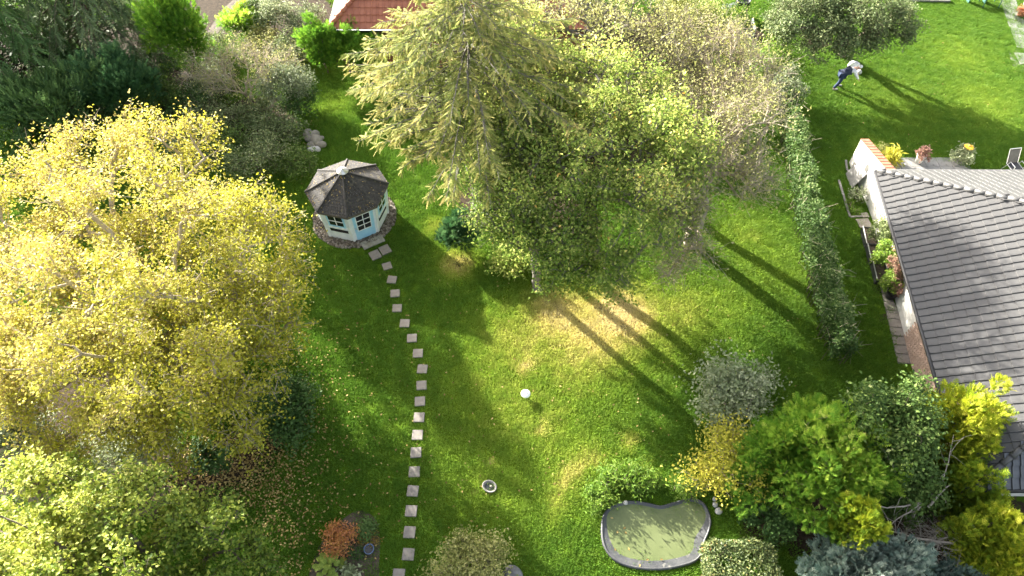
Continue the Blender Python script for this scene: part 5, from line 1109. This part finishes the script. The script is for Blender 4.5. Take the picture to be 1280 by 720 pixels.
for q, s in (('pl', 1), ('pr', -1)):
    for k in range(5):
        x, y, z = J[q]; a = (k - 2) * .018; L_ = (.05, .075, .08, .075, .06)[k] if k else .05
        if k == 4: pts_ = [(x - .02, y + s*.03, z), (x + .01, y + s*.06, z - .02), (x + .035, y + s*.065, z - .05)]
        else: pts_ = [(x, y + a, z), (x + L_*.5, y + a*1.2, z - L_*.5), (x + L_*.6, y + a*1.2, z - L_*1.1)]
        MB().tube(pts_, [.010, .009, .007], 6).build('finger', M['skin'], T, True)
ball('cap', (.70, .06, 1.235), .105, M['cloth_white'], None, None, (1, .95, .7), 0, None, T)
for s in (-1, 1): ball('eye', (.745, .06 + s*.035, 1.16), .013, M['black_plastic'], None, None, (1, 1, 1), 0, None, T); ball('ear', (.63, .06 + s*.095, 1.17), .025, M['skin'], None, None, (1, .4, 1), 0, None, T)
ball('nose', (.765, .06, 1.13), .018, M['skin'], None, None, (1, .8, .8), 0, None, T); ball('mouth', (.725, .06, 1.105), .02, M['terracotta'], None, None, (.4, 1, .4), 0, None, T)
q = P(1068, 79, .25); T2 = thing('white_sack', (q[0], q[1], 0), 'crumpled white sack on the ground in front of the bending person', 'sack')
ball('sack', (0, 0, .17), .26, M['cloth_white'], None, None, (.8, 1.3, .7), .22, None, T2)
ball('white_ball', P(1074, 90, .13) , .13, M['stone_white'], 'white ball on the grass beside the bending person', 'ball')

# ---------------------------------------------------------------- red roofed house behind the larch
ez = 2.5; c0 = P(410, 37, ez); rh = thing('red_house', (0, 0, 0), 'house with red tiled hip roof behind the larch and thuja row', 'house')
xr = P(742, 45, ez)[0]; y0 = c0[1]; dep = 9.0; rt = .70
pk = dep / 2; r0 = np.array((c0[0] + pk, y0 + pk, ez + pk*rt)); r1 = np.array((xr - pk, y0 + pk, ez + pk*rt)); b0_, b1_ = np.array((c0[0], y0 + dep, ez)), np.array((xr, y0 + dep, ez)); c1 = np.array((xr, y0, ez))
rr_ = MB().add([c0, c1, b1_, b0_, r0, r1], [(0, 1, 5, 4), (1, 2, 5), (2, 3, 4, 5), (3, 0, 4)]).build('roof', M['underlay'], rh)
n1 = unit(np.array((0, -rt, 1))); u1 = unit(np.array((0, 1, rt))); n2 = unit(np.array((-rt, 0, 1))); u2 = unit(np.array((1, 0, rt)))
t_, m_ = tile_field(c0 + n1*.012, np.array((1.0, 0, 0)), u1, n1, .30, .36, int((xr - c0[0]) / .3) + 1, 16, lambda c: np.dot(c - c0, n2) < .02 and c[0] < xr - (c[1] - y0)); joined_tiles('roof_tiles', t_, m_, .285, .385, M['tile_red'], rr_, .03)
t_, m_ = tile_field(b0_ + n2*.012, np.array((0, -1.0, 0)), u2, n2, .30, .36, 31, 16, lambda c: np.dot(c - c0, n1) < .02 and c[1] < y0 + dep - (c[0] - c0[0])); joined_tiles('roof_tiles', t_, m_, .285, .385, M['tile_red'], rr_, .03)
hd = unit(r0 - c0)
for i in range(18): p0 = c0 + hd * (i * .36); MB().tube([p0 + (0, 0, .06), p0 + hd * .42 + (0, 0, .035)], [.13, .11], 8).build('hip_tile', M['tile_red'], rr_, True)
MB().tube([c0 + (-.02, -.05, -.03), c1 + (0, -.05, -.03)], .06, 8).build('gutter', M['black_plastic'], rr_, True); MB().tube([c0 + (-.05, 0, -.03), b0_ + (-.05, 0, -.03)], .06, 8).build('gutter', M['metal_dark'], rr_, True)
x0_, x1_, yy0, yy1 = c0[0] + .4, xr - .4, y0 + .4, y0 + dep - .4
for nm_, c_, s_ in (('front_wall', ((x0_ + x1_)/2, yy0 + .15, 1.3), (x1_ - x0_, .3, 2.7)), ('side_wall', (x0_ + .15, (yy0 + yy1)/2 , 1.3), (.3, yy1 - yy0 - .602, 2.7)), ('far_side_wall', (x1_ - .15, (yy0 + yy1)/2, 1.3), (.3, yy1 - yy0 - .602, 2.7)), ('back_wall', ((x0_ + x1_)/2, yy1 - .15, 1.3), (x1_ - x0_, .3, 2.7))):
    MB().box(c_, s_).build(nm_, M['brick'], rh)
sheet('back_path', [P(258, 42)[:2], P(272, 42)[:2], P(296, 8)[:2], P(330, -12)[:2], P(306, -14)[:2], P(278, 12)[:2]], .006, M['soil'])
